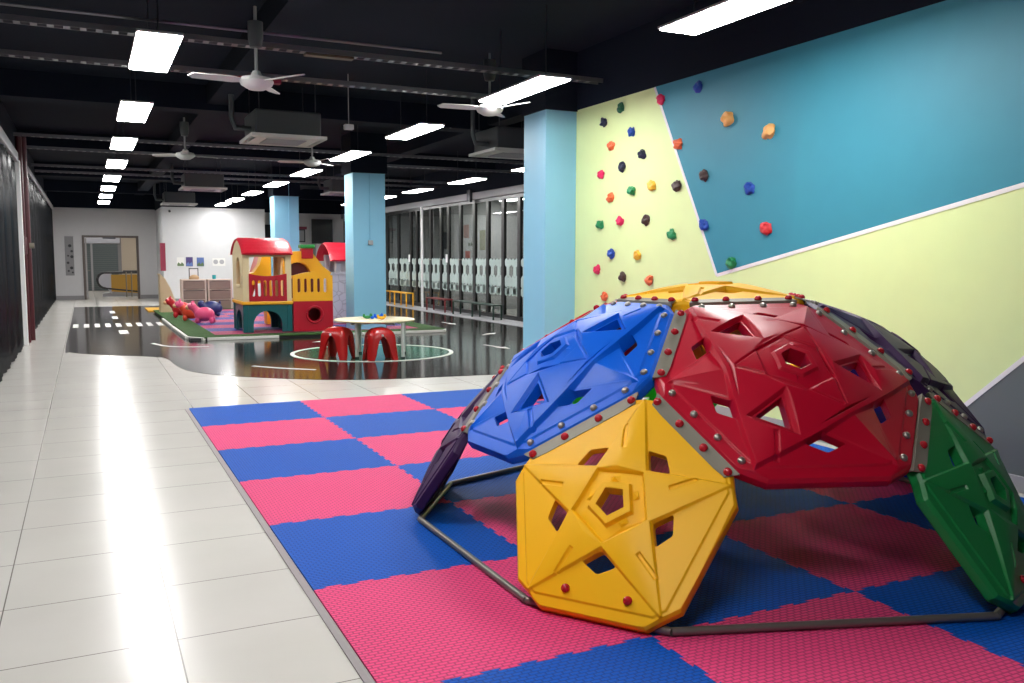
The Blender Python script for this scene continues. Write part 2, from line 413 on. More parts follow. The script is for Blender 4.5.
# pillars
def pillar(x0, x1, y0, y1, top, cond=None):
    o = S('pillar', box(B(), x0, x1, y0, y1, 0, top, .006), M['pillar'])
    return o
pillar(3.9, 4.3, .27, .82, 3.09)
S('trim_2', box(B(), 3.88, XG, .25, .84, 3.09, ZC), M['ceil'])
p2 = pillar(3.74, 4.37, 7.66, 8.25, 3.01); pillar(3.63, 4.26, 14.7, 15.3, 3.01)
S('trim_3', box(B(), 3.70, 4.40, 7.62, 8.29, 3.01, ZC), M['ceil']); S('trim_3', box(B(), 3.60, 4.30, 14.66, 15.34, 3.01, ZC), M['ceil'])
# left side: black pleated glossy curtain wall with rail
def pleats(y0, y1, z0, z1, x, amp=.022, per=.42):
    bm = B(); n = int((y1-y0)/per*8); prev = None
    for k in range(n+1):
        y = y0+(y1-y0)*k/n; ph = (y/per) % 1
        dx = amp*(1-abs(2*ph-1))**.7*2-amp + .012*math.sin(y*5.3)
        a = bm.verts.new((x+dx, y, z0)); b = bm.verts.new((x+dx*.8, y, z1))
        if prev: bm.faces.new((prev[0], a, b, prev[1]))
        prev = (a, b)
    return bm
S('wall_left', box(B(), XL-.5, XL-.12, YF, YB, 0, ZC), M['ceil'])
cl = empty('curtain', (XL, 0, 0), 'glossy black pleated curtain wall along the left aisle, nearest the camera', 'curtain')
ob('fabric', pleats(-3.0, 7.2, .02, 2.88, XL), M['curtain'], cl, smooth=50)
ob('curtain_rail', box(B(), XL-.06, XL+.05, -3.0, 7.2, 2.88, 3.03, .01), M['rail'], cl)
c2 = empty('curtain', (XL, 12, 0), 'black pleated curtain reaching to the back wall, beyond the red pipes', 'curtain')
ob('fabric', pleats(9.3, 23.9, .02, 2.95, XL), M['curtain'], c2, smooth=50)
ob('curtain_rail', box(B(), XL-.06, XL+.05, 9.3, 23.9, 2.95, 3.07, .01), M['rail'], c2)
S('trim_4', box(B(), XL-.02, XL+.06, 7.27, 7.40, 0, 2.92, .006), M['white'])
rp = empty('standpipe', (XL+.05, 8.1, 0), 'dark red vertical fire pipes standing between the two black curtains', 'pipe')
for i, (yy, rr, xx) in enumerate([(7.9, .05, XL+.02), (8.35, .055, XL+.06)]):
    o = ob('pipe', tube(B(), [(xx, yy, 0.0), (xx, yy, 3.4)], rr, 12), M['pipe_red'], rp, smooth=40)
bm = box(B(), XL-.08, XL+.06, 7.75, 8.55, 1.45, 1.75, .02); ob('valve_box', bm, M['pipe_red'], rp)
bm = B(); tube(bm, [(XL+.10, 8.1, 1.6), (XL+.17, 8.1, 1.6)], .045, 12); ob('valve', bm, M['strip'], rp, smooth=40)
# back wall with the double door opening
dx0, dx1, dz = -.83, .76, 2.06
S('wall_back', plate(B(), [(XL-.5, 0), (dx0, 0), (dx0, dz), (dx1, dz), (dx1, 0), (XG+.4, 0), (XG+.4, ZC), (XL-.5, ZC)], [], .18, (0, YB+.18, 0), X, Z), M['wallg'])
S('wall_back', box(B(), XL-.5, XG+.4, YB-.06, YB, 3.03, ZC), M['ceil'])
S('baseboard_back', box(B(), XL, dx0-.08, YB-.02, YB, 0, .13, .004), M['skirt']); S('baseboard_back', box(B(), dx1+.08, XG, YB-.02, YB, 0, .13, .004), M['skirt'])
d1 = S('door_1', plate(B(), [(dx0-.07, 0), (dx0-.07, dz+.07), (dx1+.07, dz+.07), (dx1+.07, 0), (dx1, 0), (dx1, dz), (dx0, dz), (dx0, 0)], [], .24, (0, YB+.2, 0), X, Z), M['brownfr'])
o = ob('door_leaf', box(B(), dx0+.01, dx0+.06, YB+.2, YB+1.0, .02, dz-.02, .005), M['greyleaf'], d1)
o2 = ob('door_handle', tube(B(), [(dx0+.08, YB+.9, .95), (dx0+.14, YB+.9, .95), (dx0+.14, YB+.78, .95)], .012, 8), M['strip'], o)
ob('door_closer', box(B(), dx0+.55, dx0+.95, YB-.04, YB+.01, dz-.04, dz+.02, .005), M['darkmetal'], d1)
# block of white wall standing before the back wall
PW = 21.3
S('wall_partition', box(B(), 1.40, 4.57, PW, YB, 0, 3.0), M['wallw'])
S('wall_partition', box(B(), 1.38, 4.59, PW-.02, YB, 3.0, ZC), M['ceil'])
S('baseboard_partition', box(B(), 1.39, 4.57, PW-.015, PW, 0, .1), M['skirt'])
# corridor beyond the door
S('ceiling', box(B(), -3.2, 3.3, YB+.2, 32, 3.0, 3.06), M['wallw'])
S('wall_corridor', box(B(), -3.2, 3.5, 32, 32.15, 0, ZC), M['cream']); S('wall_corridor', box(B(), 3.2, 3.35, YB+.2, 32, 0, ZC), M['cream']); S('wall_corridor', box(B(), -3.2, -3.05, YB+.2, 32, 0, ZC), M['wallw'])
sh = S('door_2', box(B(), -1.0, .55, 31.9, 32.0, 0, 2.3), M['skirt'])
bm = B()
for k in range(24): box(bm, -.85, .42, 31.86, 31.9, .03+k*.08, .105+k*.08, .008)
ob('shutter', bm, M['shutter'], sh); ob('post', box(B(), -.62, -.54, 31.82, 31.88, 0, 2.0), M['rail'], sh)
ob('shutter_box', box(B(), -.95, .5, 31.78, 31.95, 1.98, 2.24, .01), M['lav'], sh)
# escalator end seen through the door
es = empty('escalator', (.3, 26.2, 0), 'escalator landing with amber side panel and black handrail beyond the doorway', 'escalator')
def loop(x0, x1, z0, z1, r, y):
    pts = []
    for k in range(13):
        a = PI/2+PI*k/12; pts.append((x0+r*math.cos(a), y, (z0+z1)/2+(z1-z0)/2*math.sin(a)))
    return [(x1, y, z1+.02)]+pts+[(x1, y, z0-.25)]
for yy in (26.0, 27.0):
    e1 = ob('handrail', tube(B(), loop(-.2, 1.9, .3, .85, .26, yy), .035, 8), M['ink'], es, smooth=50)
ob('side_panel', plate(B(), [(-.02, .18), (1.9, -.0+.05), (1.9, .8), (-.02, .78)], [], .04, (0, 26.02, 0), X, Z), M['amber'], es)
ob('glass_balustrade', plate(B(), [(p[0], p[2]) for p in loop(-.2, 0.0, .34, .82, .22, 0)], [], .02, (0, 26.01, 0), X, Z), M['lav'], es)
ob('skirt', plate(B(), [(-.3, 0), (1.9, 0), (1.9, .16), (.2, .2), (-.3, .1)], [], .9, (0, 26.95, 0), X, Z), M['rail'], es)
rl = empty('railing', (.9, 25.2, 0), 'short steel railing standing before the escalator beyond the doorway', 'railing')
for xx in (.45, .62): ob('post', tube(B(), [(xx, 25.2, 0), (xx, 25.2, .9)], .02, 8), M['strip'], rl, smooth=50)
ob('top_rail', tube(B(), [(.35, 25.2, .92), (1.2, 25.2, .92)], .03, 8), M['ink'], rl, smooth=50)
ob('added_corridor_light', box(B(), .2, 1.4, 25.9, 26.2, 2.95, 3.0), M['led2'], label='added unseen light brightening the escalator beyond the doorway', cat='light')  # unseen lamp added to brighten the escalator area
lp = ob('added_corridor_light', box(B(), -.6, .6, 28.9, 29.2, 2.95, 3.0), M['led2'], label='added unseen light brightening the corridor beyond the doorway', cat='light')  # unseen lamp, put in and enlarged to lift the corridor's brightness

# glass partition on the far right with the rooms behind it
MY = [8.2, 9.087, 9.925, 10.799, 11.618, 12.528, 13.364, 13.908, 14.727, 15.846, 16.391, 17.535, 18.637, 20.0, 21.5, 22.8, 23.9]
S('trim_5', box(B(), XG-.10, XG+.10, .97, YB, 2.86, 3.03, .01), M['rail'])
S('trim_6', box(B(), XG-.10, XG+.10, .97, YB, 3.03, ZC), M['ceil'])
S('trim_7', box(B(), XG-.17, XG-.10, 11.55, 11.75, 2.80, 3.1, .01), M['darkmetal'])
S('trim_8', box(B(), XG-.19, XG-.13, 15.0, 15.06, 0, 2.86, .008), M['white'])
S('trim_9', box(B(), 7.25, XG, 1.0, YB, 0, .012), M['rail'])
def leaf(cx, cz, w, h):
    return [(cx-w/2, cz-h*.28), (cx, cz-h/2), (cx+w/2, cz-h*.28), (cx+w/2, cz+h*.28), (cx, cz+h/2), (cx-w/2, cz+h*.28)]
wn = 0
for i in range(len(MY)-1):
    y0, y1 = MY[i], MY[i+1]; wn += 1
    fr = S('window_%d' % wn, plate(B(), rect(y0, 0, y1, 2.86), [rect(y0+.07, .11, y1-.07, 2.78)], .07, (XG-.035, 0, 0), Y, Z), M['frame'])
    ob('pane', box(B(), XG-.004, XG+.004, y0+.05, y1-.05, .08, 2.81), M['glass'], fr)
    if i < 12:
        nc = 2 if y1-y0 > .7 else 1
        wl = (y1-y0-.14)/nc; bm = B()
        for c in range(nc):
            cy = y0+.07+wl*(c+.5); 
            for (zc, hh, ww) in ((1.32, .20, .46), (1.32, .20, -.46), (1.13, .30, 0), (.88, .32, .5), (.88, .32, -.5), (.66, .22, .5), (.66, .22, -.5), (.66, .2, 0)):
                if ww: pl = leaf(cy+wl*.25*(1 if ww > 0 else -1), zc, wl*.48, hh)
                else: pl = leaf(cy, zc, wl*.44, hh)
                plate(bm, pl, [], .002, (XG-.012, 0, 0), Y, Z)
        ob('frosted_film', bm, M['frost'], fr, label='frosted leaf pattern film')
        if i in (6, 10): 
            ob('handle_plate', box(B(), XG-.055, XG-.035, y0+.01, y0+.12, 1.30, 1.52, .005), M['white'], fr, label='white lock plate')
        if i in (4, 6, 7): ob('door_handle', tube(B(), [(XG-.04, y1-.05, 1.38), (XG-.09, y1-.05, 1.38), (XG-.09, y1-.3, 1.38)], .012, 8), M['strip'], fr)
for (ya, yb, za, zb, m, lab) in [(12.06, 12.40, 1.93, 2.27, 'pinkpaper', 'salmon poster behind the glass partition'), (11.05, 11.38, 1.62, 2.10, 'yelpaper', 'tall yellow notice behind the glass partition'),
                                 (13.45, 13.9, 1.66, 2.12, 'darkmetal', 'dark board behind the glass door'), (12.0, 12.3, 1.42, 1.60, 'orr', 'small orange notice below the salmon poster')]:
    o = ob('poster', box(B(), XG+.02, XG+.03, ya, yb, za, zb), M[m], label=lab, cat='poster')
cs = empty('sticker_sheet', (XG+.02, 12.0, 1.6), 'grid of small white and green notices behind the glass, under the salmon poster', 'notice')
for r in range(3):
    for c in range(3): ob('notice', box(B(), XG+.02, XG+.028, 11.72+c*.14, 11.80+c*.14, 1.62+r*.11, 1.70+r*.11), M['paper' if r != 1 else 'green_print'], cs)
S('wall_room', box(B(), 12.4, 12.5, .9, YB+.2, 0, ZC), M['cream']); S('wall_room', box(B(), XG, 12.5, 8.3, 8.4, 0, ZC), M['cream'])
S('wall_room', box(B(), XG+.1, 12.5, 13.6, 13.7, 0, ZC), M['wallg']); S('wall_room', box(B(), XG+.1, 12.5, YB, YB+.15, 0, ZC), M['wallg'])
S('wall_room', box(B(), XG+.15, 12.5, 18.6, 18.7, 0, ZC), M['wallg'])
S('ceiling', box(B(), XG+.11, 12.5, 8.4, YB, 3.04, 3.1), M['wallw'])
for k, (xx, yy) in enumerate([(9.4, 10.6), (9.4, 12.4), (9.4, 15.6), (9.4, 21)]):
    o = empty('room_light', (xx, yy, 2.95), ['light strip in the glazed room, nearest the blue pillar', 'light strip in the glazed room above the salmon poster', 'light strip in the dim glazed room left of the white post', 'light strip in the farthest glazed room'][k], 'ceiling light')
    ob('housing', box(B(), xx-.17, xx+.17, yy-.6, yy+.6, 2.96, 3.04), M['lampbody'], o); ob('diffuser', box(B(), xx-.15, xx+.15, yy-.58, yy+.58, 2.945, 2.96), M['led2'], o)

# ------------------------------------------------------------------ ceiling fittings
def light0(x, y):
    o = empty('ceiling_light', (x, y, 3.05), '', 'ceiling light', 'strip lights hung in rows under the dark ceiling')
    ob('housing', box(B(), x-.165, x+.165, y-.71, y+.71, 3.06, 3.078, .004), M['lampbody'], o)
    ob('diffuser', box(B(), x-.152, x+.152, y-.69, y+.69, 3.048, 3.064), M['led'], o)
    for yy in (y-.5, y+.5): ob('hanger', tube(B(), [(x, yy, 3.076), (x, yy, ZC)], .006, 6), M['darkmetal'], o)
    return o
L0 = light0(0, 0); used = False
rows = [(-.26, [-.80, 2.43, 5.55, 8.66, 11.85, 14.85, 17.85, 20.8], 'in the row above the white tiled aisle', 8), (3.10, [-3.95, -.73, 2.45, 5.55, 8.7, 11.7, 14.8, 17.7, 20.1], 'in the middle row over the black floor', 9),
        (6.58, [5.7, 8.9, 12.0, 14.8, 17.9], 'in the row beside the glass partition', 5)]
for x, ys, where, n in rows:
    for k, y in enumerate(ys):
        o = L0 if not used else dup(L0); used = True
        o.location = (x, y, 3.05); o['label'] = 'glowing white strip light, %s from the camera %s' % (['nearest', 'second', 'third', 'fourth', 'fifth', 'sixth', 'seventh', 'eighth', 'farthest'][k] if k < n-1 else 'farthest', where)
# rows continue behind the camera
for x, ys in ((-.26, [-4.0, -7.2]),):
    for y in ys:
        o = dup(L0); o.location = (x, y, 3.05); o['label'] = 'strip light overhead, behind the camera position'

def cassette(x, y, lab, s=.48):
    o = empty('air_conditioner', (x, y, 2.95), lab, 'air conditioner', 'cassette air conditioners under the dark ceiling')
    ob('housing', box(B(), x-.42, x+.42, y-.42, y+.42, 2.99, 3.30, .02), M['acbox'], o)
    bm = plate(B(), rect(-s, -s, s, s), [rect(-s+.09, -s+.03, s-.09, -s+.08), rect(-s+.09, s-.08, s-.09, s-.03), rect(-s+.03, -s+.13, -s+.08, s-.13), rect(s-.08, -s+.13, s-.03, s-.13)], .04, (x, y, 2.95), X, Y)
    ob('panel', bm, M['acw'], o)
    bm = B()
    for k in range(9): box(bm, x-.26, x+.26, y-.26+k*.062, y-.24+k*.062, 2.94, 2.955)
    ob('grille', bm, M['rail'], o)
    for a in (-.36, .36):
        for b in (-.36, .36): ob('hanger', tube(B(), [(x+a, y+b, 3.3), (x+a, y+b, ZC)], .008, 6), M['darkmetal'], o)
    ob('pipe', tube(B(), [(x-.42, y-.1, 3.08), (x-.62, y-.1, 3.08), (x-.66, y-.1, 3.2), (x-.66, y-.1, ZC)], .035, 8), M['acbox'], o, smooth=50)
cassette(1.6, 3.4, 'large ceiling cassette air conditioner with cream grille, nearest on the left'); cassette(1.66, 12.8, 'small-looking cassette air conditioner above the red-roofed playhouse')
cassette(1.72, 19.2, 'farthest cassette air conditioner, at the corner of the white wall'); cassette(4.95, 3.35, 'cassette air conditioner partly hidden by the near blue pillar'); cassette(4.95, 12.7, 'cassette air conditioner behind the middle blue pillar')

def fan(x, y, lab, a0=.3, z=2.98):
    o = empty('ceiling_fan', (x, y, z), lab, 'ceiling fan', 'white ceiling fans under the dark ceiling')
    ob('motor', lathe(B(), [(0, z-.07), (.07, z-.065), (.13, z-.03), (.145, z), (.13, z+.03), (.05, z+.05), (.03, z+.09), (0, z+.09)], 20, Matrix.Translation((x, y, 0))), M['fanm'], o, smooth=40)
    ob('rod', tube(B(), [(x, y, z+.05), (x, y, ZC-.2)], .014, 8), M['rail'], o, smooth=50)
    ob('canopy', lathe(B(), [(.0, z+.28), (.05, z+.29), (.065, z+.36), (.065, z+.5), (0, z+.5)], 14, Matrix.Translation((x, y, 0))), M['acbox'], o, smooth=50)
    for k in range(3):
        a = a0+k*2*PI/3
        bm = plate(B(), [(.10, -.03), (.2, -.055), (.52, -.045), (.56, 0), (.52, .06), (.2, .065), (.10, .03)], [], .008, (0, 0, 0), X, Y)
        bm.transform(Matrix.Translation((x, y, z)) @ Matrix.Rotation(a, 4, 'Z') @ Matrix.Rotation(.22, 4, 'X'))
        ob('blade', bm, M['fanm'], o)
fan(.56, -.72, 'white ceiling fan nearest the camera, left of centre', 1.08, 2.92); fan(3.06, -.05, 'white ceiling fan behind the nearest middle strip light', .9); fan(.62, 5.9, 'white ceiling fan far back, above the left air conditioner pair', .4); fan(2.6, 6.0, 'white ceiling fan far back, beside the middle row of lights', .7)

def tray(y, z, x0, x1, lab, w=.10):
    bm = B()
    for s in (-w/2, w/2): box(bm, x0, x1, y+s-.005, y+s+.005, z, z+.045)
    n = int((x1-x0)/.12)
    for k in range(n): box(bm, x0+k*.12, x0+k*.12+.05, y-w/2, y+w/2, z, z+.006)
    return ob('cable_tray', bm, M['tray'], label=lab, cat='cable tray')
for y, z, x0, x1, lab in [(-.40, 3.28, XL, 4.2, 'grey perforated cable tray, nearest of those crossing the ceiling'), (.97, 3.28, XL, 3.8, 'grey cable tray crossing behind the nearest fan'),
                          (7.15, 3.28, XL, 7.8, 'cable tray crossing the ceiling in front of the middle blue pillar'), (8.9, 3.28, XL, 7.8, 'cable tray crossing just beyond the middle blue pillar'),
                          (12.2, 3.28, XL, 7.8, 'cable tray crossing far back, before the small air conditioner'), (13.6, 3.28, XL, 7.8, 'farthest cable tray crossing the ceiling')]:
    tray(y, z, x0, x1, lab)
ob('conduit', tube(B(), [(XL, -.62, 3.36), (2.3, -.62, 3.36)], .012, 6), M['tray'], label='thin conduit beside the nearest cable tray', cat='conduit', smooth=50)
ob('duct', box(B(), 1.05, 1.5, -.445, -.355, 3.255, 3.279, .004), mat('weathered_duct', (.12, .10, .07), .5, .3), label='short brownish duct under the nearest cable tray', cat='duct')
ob('duct', box(B(), 0.50, 1.1, .92, 1.02, 3.235, 3.279, .004), M['signred'], label='short dark red duct behind the nearest fan', cat='duct')
# hanging sensor and cables
o = empty('pendant_sensor', (2.28, 2.6, 3.1), 'small white box hanging on a long thin cable from the ceiling', 'sensor')
Pc = Vector((2.28, 2.6, 3.1))
ob('cable', tube(B(), [(Pc.x, Pc.y, 3.12), (Pc.x, Pc.y, ZC)], .006, 6), M['rail'], o); ob('box', box(B(), Pc.x-.06, Pc.x+.06, Pc.y-.04, Pc.y+.04, 3.05, 3.12, .012), M['lampbody'], o)
o = empty('conduit', (4.06, 7.6, 1.7), 'pale cable conduit ending in a grey switch box on the middle blue pillar', 'conduit')
ob('pipe', tube(B(), [(4.065, 7.645, 1.75), (4.065, 7.645, 3.3)], .012, 8), M['pillar'], o, smooth=50); ob('switch_box', box(B(), 4.02, 4.11, 7.61, 7.66, 1.66, 1.75, .008), M['rail'], o)
ob('conduit', tube(B(), [(4.0, 14.67, .1), (4.0, 14.67, 3.4)], .012, 8), M['pillar'], label='thin pale conduit up the farthest blue pillar', cat='conduit', smooth=50)

# ------------------------------------------------------------------ climbing holds
holds = [(622, 107.5, 'dark green'), (604.8, 122.5, 'navy'), (632.5, 131.8, 'blue'), (612, 146, 'orange'), (643, 154.5, 'navy'), (623, 167.5, 'navy'), (601.8, 174.5, 'pink'), (632.8, 191, 'green'),
         (652.5, 186, 'yellow'), (677.5, 186, 'brown'), (611.5, 197.5, 'orange'), (601, 224.5, 'green'), (620.8, 221, 'pink'), (647, 220, 'brown'), (672.5, 234.5, 'green'),
         (612, 253.5, 'blue'), (638, 255, 'yellow'), (598, 269.6, 'pink'), (623.6, 277, 'brown'), (650, 280, 'orange'), (605.3, 296.6, 'orange')]
holds2 = [(699, 87, 'blue'), (661.8, 100, 'pink'), (728.8, 119, 'pale orange'), (770, 131.5, 'pale orange'), (679, 144, 'orange'), (705, 175.5, 'brown'), (750, 188, 'blue'), (705, 225, 'blue'), (767, 228.5, 'red'), (732, 263, 'green')]
def ray(x, y): return w_+r_*(x-512)/F-u_*(y-341.5)/F
def onwall(x, y, Xw=XR):
    d = ray(x, y); return CAM+d*((Xw-CAM.x)/d.x)
def put_holds(L, panel, k0):
    cols = {}
    for i, (x, y, c) in enumerate(L): cols.setdefault(c, []).append((y, i))
    for c in cols: cols[c].sort()
    for i, (x, y, c) in enumerate(L):
        rk = [q[1] for q in cols[c]].index(i); n = len(cols[c])
        if n == 1: lab = 'only %s climbing hold on the %s' % (c, panel)
        else: lab = '%s climbing hold on the %s, %s of that colour' % (c, panel, 'topmost' if rk == 0 else 'lowest' if rk == n-1 else ORD[rk]+' from the top')
        hold(onwall(x, y), c, lab, k0+i)
def hold(p, colour, lab, k):
    import mathutils
    rnd = random.Random(k*13+5); bm = B()
    s = .048*(1.25 if colour == 'pale orange' else 1)
    bmesh.ops.create_icosphere(bm, subdivisions=3, radius=1)
    for v in bm.verts:
        n = mathutils.noise.noise(v.co*1.7+Vector((k*3.1, 0, 0)))*.45; c = v.co*(1+n)
        hollow = math.exp(-((c.x-.1)**2+(c.y-.3)**2)*6)*.5 if c.z > .3 else 0
        v.co = Vector((c.x*s*1.22, c.y*s*1.0, max(c.z-hollow, -.02)*s*.95))
    mt = Matrix(((0, 0, -1, 0), (-1, 0, 0, 0), (0, 1, 0, 0), (0, 0, 0, 1)))
    bm.transform(mt @ Matrix.Rotation(rnd.uniform(-.6, .6), 4, 'Z'))
    return_o = ob('climbing_hold', bm, HM[colour], smooth=50, label=lab, cat='climbing hold', group='resin climbing holds bolted to the mural wall')
    return_o.location = (XR-.004, p.y, p.z)
    return return_o
put_holds(holds, 'pale green wall', 0); put_holds(holds2, 'teal wall', 40)

# ------------------------------------------------------------------ foam mats with interlocking teeth
MT = .012
def teeth(a, b, sgn, n=13, d=.016, margin=.05):
    """points from a to b (excl. b) with dovetail teeth bulging alternately"""
    a = Vector(a); b = Vector(b); L = b-a; u = L.normalized(); nn = Vector((-u.y, u.x))*sgn
    pts = [a]; per = (L.length-2*margin)/n
    for k in range(n):
        s = margin+per*k
        if k % 2 == 0:
            pts += [a+u*(s+per*.12)-nn*0, a+u*(s-per*.08)+nn*d, a+u*(s+per*1.08)+nn*d, a+u*(s+per*.88)]
    return [(p.x, p.y) for p in pts]
def foam(x0, y0, W, H, m, edges, name='foam_mat', **kw):
    # edges: sides that interlock (l,r,b,t) -> orientation chosen so neighbours share the outline
    pts = []
    c = [(x0, y0), (x0+W, y0), (x0+W, y0+H), (x0, y0+H)]
    # bottom (left->right): shared direction +x ; top uses the same outline reversed
    def seg(a, b, on, sgn, rev):
        if not on: return [a]
        if not rev: return teeth(a, b, sgn)
        t = teeth(b, a, sgn)+[a]; t = [b]+t[1:]; t.reverse(); return t[:-1]
    pts += seg(c[0], c[1], edges[2], 1, False)
    pts += seg(c[1], c[2], edges[1], 1, False)
    pts += seg(c[2], c[3], edges[3], 1, True)
    pts += seg(c[3], c[0], edges[0], 1, True)
    cx, cy = x0+W/2, y0+H/2
    q = [((p[0]-cx)*.9985, (p[1]-cy)*.9985) for p in pts]
    bm = plate(B(), q, [], MT, (0, 0, 0), X, Y)
    o = ob(name, bm, m, **kw); o.location = (cx, cy, .0005); return o
MW = 1.039
for j in range(8):
    for i in range(4):
        if j == 7 and i == 0: pass
        pk = (i+j) % 2
        row = ['farthest row', 'second row from the far edge', 'third row from the far edge', 'fourth row from the far edge', 'fifth row from the far edge', 'sixth row from the far edge', 'seventh row from the far edge', 'row nearest the camera'][j]
        colw = ['at the left edge', 'second from the left', 'third from the left', 'against the mural wall'][i]
        foam(i*MW, -(j+1), MW, 1.0, M['pink' if pk else 'blue'], (i > 0, i < 3, j < 7, j > 0), label='%s foam floor mat, %s, %s' % ('pink' if pk else 'blue', row, colw), cat='foam mat', group='interlocking foam mats beside the mural wall')
#EDGE
ob('mat_edging', box(B(), -.035, -.002, -8, 0.0, .0005, .008), mat('shaded_edge_foam', (.30, .26, .27), .6), label='narrow edging strip with painted grey shade along the left side of the foam mats', cat='edging')  # edging is tinted grey to paint the shadow lying on it

# ------------------------------------------------------------------ geodesic climbing dome
DC = Vector((2.2553, -4.7986, 0)); TH = -2.5254
rT, zT, rt, zt, rs, zs, hs, rb, hb = .5581, 1.19, 1.1023, .8214, 1.3743, .5136, .3741, 1.6478, .1917
ZD = MT+.01
cor = {(0, 't'): (650, 386), (0, '-'): (513, 461), (0, '+'): (749, 484), (0, 'b-'): (516, 603), (0, 'b+'): (669, 637), (1, 't'): (922, 387), (1, '-'): (912, 480), (1, 'b-'): (1014, 620),
       (0, 'T'): (678, 304), (1, 'T'): (808, 301), (4, '+'): (460, 440), (4, 'b+'): (407, 518), (4, 'b-'): (440, 481), (4, 'T'): (612, 300), (3, '-'): (727, 388), (3, '+'): (567, 390), (4, 't'): (512, 360), (4, '-'): (480, 400)}
def dv(k, t):
    a = TH+k*2*PI/5
    rr, zz, da = {'T': (rT, zT, 0), 't': (rt, zt, 0), '+': (rs, zs, hs), '-': (rs, zs, -hs), 'b+': (rb, 0.03, hb), 'b-': (rb, 0.03, -hb)}[t]
    p = DC+Vector((rr*math.cos(a+da), rr*math.sin(a+da), zz))
    p.z += MT
    k5 = k % 5
    if (k5, t) in cor:
        x, y = cor[(k5, t)]; d = ray(x, y)
        if t[0] == 'b': p = CAM+d*((.04-CAM.z)/d.z)
        else: p = CAM+d*((p-CAM).dot(w_))
    return p
DV = {(k, t): dv(k, t) for k in range(5) for t in ('T', 't', '+', '-', 'b+', 'b-')}
def sd(p, poly):
    """signed distance, positive inside"""
    best = 1e9; px, py = p
    n = len(poly)
    for i in range(n):
        ax, ay = poly[i]; bx, by = poly[(i+1) % n]; ex, ey = bx-ax, by-ay
        t = max(0, min(1, ((px-ax)*ex+(py-ay)*ey)/(ex*ex+ey*ey+1e-12)))
        d = (px-ax-t*ex)**2+(py-ay-t*ey)**2
        if d < best: best = d
    best = math.sqrt(best)
    return best if inside(p, poly) else -best
def offset(poly, d):
    """outward miter offset of a ccw polygon"""
    out = []; n = len(poly)
    for i in range(n):
        p0 = Vector(poly[i-1]); p1 = Vector(poly[i]); p2 = Vector(poly[(i+1) % n])
        e1 = (p1-p0).normalized(); e2 = (p2-p1).normalized()
        n1 = Vector((e1.y, -e1.x)); n2 = Vector((e2.y, -e2.x)); b = (n1+n2)
        if b.length < 1e-6: b = n1
        b.normalize(); c = max(.35, b.dot(n1)); q = p1+b*(d/c); out.append((q.x, q.y))
    return out
def pol(r, a): return (r*math.cos(a), r*math.sin(a))
def chamfer(n, R, cut):
    c = [Vector(pol(R, 2*PI*i/n)) for i in range(n)]; out = []
    for i in range(n):
        a = c[i-1]; b = c[i]; d = c[(i+1) % n]
        p = b+(a-b).normalized()*cut; q = b+(d-b).normalized()*cut
        out += [(p.x, p.y), (q.x, q.y)]
    return out
def roundpoly(poly, r):
    out = []; n = len(poly)
    for i in range(n):
        a = Vector(poly[i-1]); b = Vector(poly[i]); c = Vector(poly[(i+1) % n])
        for k in range(4):
            t = k/3; p = b+(a-b).normalized()*r; q = b+(c-b).normalized()*r
            m = p*(1-t)**2+b*2*t*(1-t)+q*t*t; out.append((m.x, m.y))
    return out
def ccw(poly):
    s = sum(poly[i-1][0]*poly[i][1]-poly[i][0]*poly[i-1][1] for i in range(len(poly)))
    return poly if s > 0 else poly[::-1]

